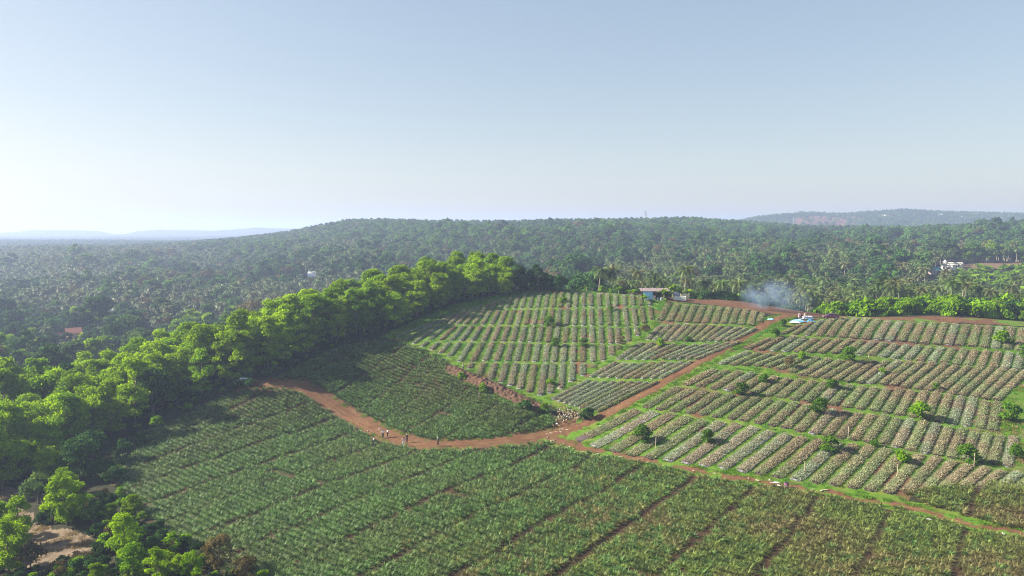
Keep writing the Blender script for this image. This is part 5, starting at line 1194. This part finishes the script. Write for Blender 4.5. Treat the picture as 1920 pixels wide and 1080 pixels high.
for px, py, h, lab in [(1474,404,36,'thin lattice mast on the skyline, shorter of the pair'),(1486,402,40,'thin lattice mast on the skyline, taller of the pair'),(1209,408,24,'faint lone mast on the wooded ridge above the hut')]:
    d = 1500 if px > 1400 else 1060; x = (px - 960) / F * d; r = empty('lattice_mast', (x, d, g1(x, d))); tag(r, lab, 'mast'); MS = plain('grey_mast_steel', (.30, .31, .33), .6)
    b = MB()
    for sx, sy in ((1, 1), (1, -1), (-1, -1), (-1, 1)): b.tube([(sx * 2.0, sy * 2.0, -2), (sx * .35, sy * .35, h)], .22, 4)
    for k in range(8):
        z0, z1 = h * k / 8, h * (k + 1) / 8; r0, r1 = 2 - 1.65 * k / 8, 2 - 1.65 * (k + 1) / 8
        b.tube([(-r0, -r0, z0), (r1, -r1, z1)], .12, 3); b.tube([(r0, r0, z0), (-r1, r1, z1)], .12, 3)
    b.build('tower', MS, r)
    b = MB()
    for z in (.72, .82, .92): b.tube([(-3.2, 0, h * z), (3.2, 0, h * z)], .18, 4)
    b.build('cross_arms', MS, r)

# ---------------------------------------------------------------- smoke of the brush fire
def smoke():
    p = at(1424, 584); o = MB().ball((0, 0, 0), 1.0, sub=3).build('smoke', plain('smoke_unused', (1, 1, 1)), None, True, (p.x + 6.5, p.y + 5, p.z + 3.0)); o.scale = (12, 4.5, 5.6); o.rotation_euler = (0, R(8), R(10))
    o.data.materials.clear(); t = NT('drifting_smoke'); tc = t.n('TexCoord'); sep = t.n('SeparateXYZ'); t.l(tc.outputs['Object'], sep.inputs[0])
    ln = t.n('VectorMath', operation='LENGTH'); t.l(tc.outputs['Object'], ln.inputs[0]); fall = t.maprange(ln.outputs['Value'], .35, 1.0, 1, 0)
    geo = t.n('NewGeometry'); n1 = t.noise(.22, 5, geo.outputs['Position'], .6); n2 = t.noise(.6, 4, geo.outputs['Position'], .6)
    dn = t.math('MULTIPLY', t.maprange(n1, .42, .68), t.maprange(n2, .2, .7, .35, 1)); left = t.maprange(sep.outputs[0], -1, .9, 1.0, .25)
    pv = t.n('VolumePrincipled'); pv.inputs['Color'].default_value = (.50, .67, 1, 1); pv.inputs['Anisotropy'].default_value = .2
    t.l(t.math('MULTIPLY', t.math('MULTIPLY', dn, fall), t.math('MULTIPLY', left, .52)), pv.inputs['Density']); o.data.materials.append(t.done(None, pv.outputs[0]))
    tag(o, 'thin bluish-white smoke drifting from a fire on the red crest', 'smoke', kind='stuff')
smoke()
# ---------------------------------------------------------------- sun, sky, haze
SUN_AZ, SUN_EL = R(-86), R(30)          # from straight ahead (+y), negative = towards the left
sd = bpy.data.lights.new('sun', 'SUN'); so = bpy.data.objects.new('sun', sd); COL.objects.link(so)
dirv = Vector((math.sin(SUN_AZ) * math.cos(SUN_EL), math.cos(SUN_AZ) * math.cos(SUN_EL), math.sin(SUN_EL)))
so.rotation_euler = dirv.to_track_quat('Z', 'Y').to_euler(); so.location = (0, 0, 120)
sd.energy = 5.0; sd.angle = R(.55); sd.color = (1.0, .93, .80)
wd = bpy.data.worlds.new('World'); SC.world = wd; wd.use_nodes = True
nt = wd.node_tree; bg = nt.nodes['Background']; sk = nt.nodes.new('ShaderNodeTexSky')
sk.sky_type = 'NISHITA'; sk.sun_disc = False; sk.sun_elevation = SUN_EL; sk.sun_rotation = SUN_AZ
sk.altitude = 60; sk.air_density = 1.0; sk.dust_density = 1.5; sk.ozone_density = 1.0
gm = nt.nodes.new('ShaderNodeGamma'); gm.inputs[1].default_value = .53; hv = nt.nodes.new('ShaderNodeHueSaturation'); hv.inputs['Saturation'].default_value = 1.3
nt.links.new(sk.outputs[0], gm.inputs[0]); nt.links.new(gm.outputs[0], hv.inputs['Color']); tn = nt.nodes.new('ShaderNodeMix'); tn.data_type = 'RGBA'; tn.blend_type = 'MULTIPLY'; tn.inputs[0].default_value = 1; tn.inputs[7].default_value = (.95, .92, .895, 1)
nt.links.new(hv.outputs[0], tn.inputs[6]); nt.links.new(tn.outputs[2], bg.inputs[0]); bg.inputs[1].default_value = .118
hz = MB().box((0, 6000, 40), (27000, 14400, 150)).build('haze', plain('haze_unused', (1, 1, 1)))
hz.data.materials.clear()
t = NT('thin_haze'); pv = t.n('VolumePrincipled'); pv.inputs['Color'].default_value = (.54, .66, .96, 1); pv.inputs['Density'].default_value = .00036; pv.inputs['Anisotropy'].default_value = .2
hz.data.materials.append(t.done(None, pv.outputs[0])); tag(hz, kind='stuff')
vs = SC.view_settings; SC.display_settings.display_device = 'sRGB'
vs.view_transform = 'Standard'; vs.look = 'None'; vs.gamma = 1; vs.use_curve_mapping = False; vs.exposure = 1.65
cy = SC.cycles
cy.use_denoising = True; cy.max_bounces = 6; cy.diffuse_bounces = 2; cy.glossy_bounces = 2; cy.transmission_bounces = 4; cy.volume_bounces = 0; cy.transparent_max_bounces = 8
cy.pixel_filter_type = 'BLACKMAN_HARRIS'; cy.filter_width = 1.1; cy.denoising_prefilter = 'NONE'
cy.use_adaptive_sampling = False; cy.caustics_reflective = False; cy.caustics_refractive = False
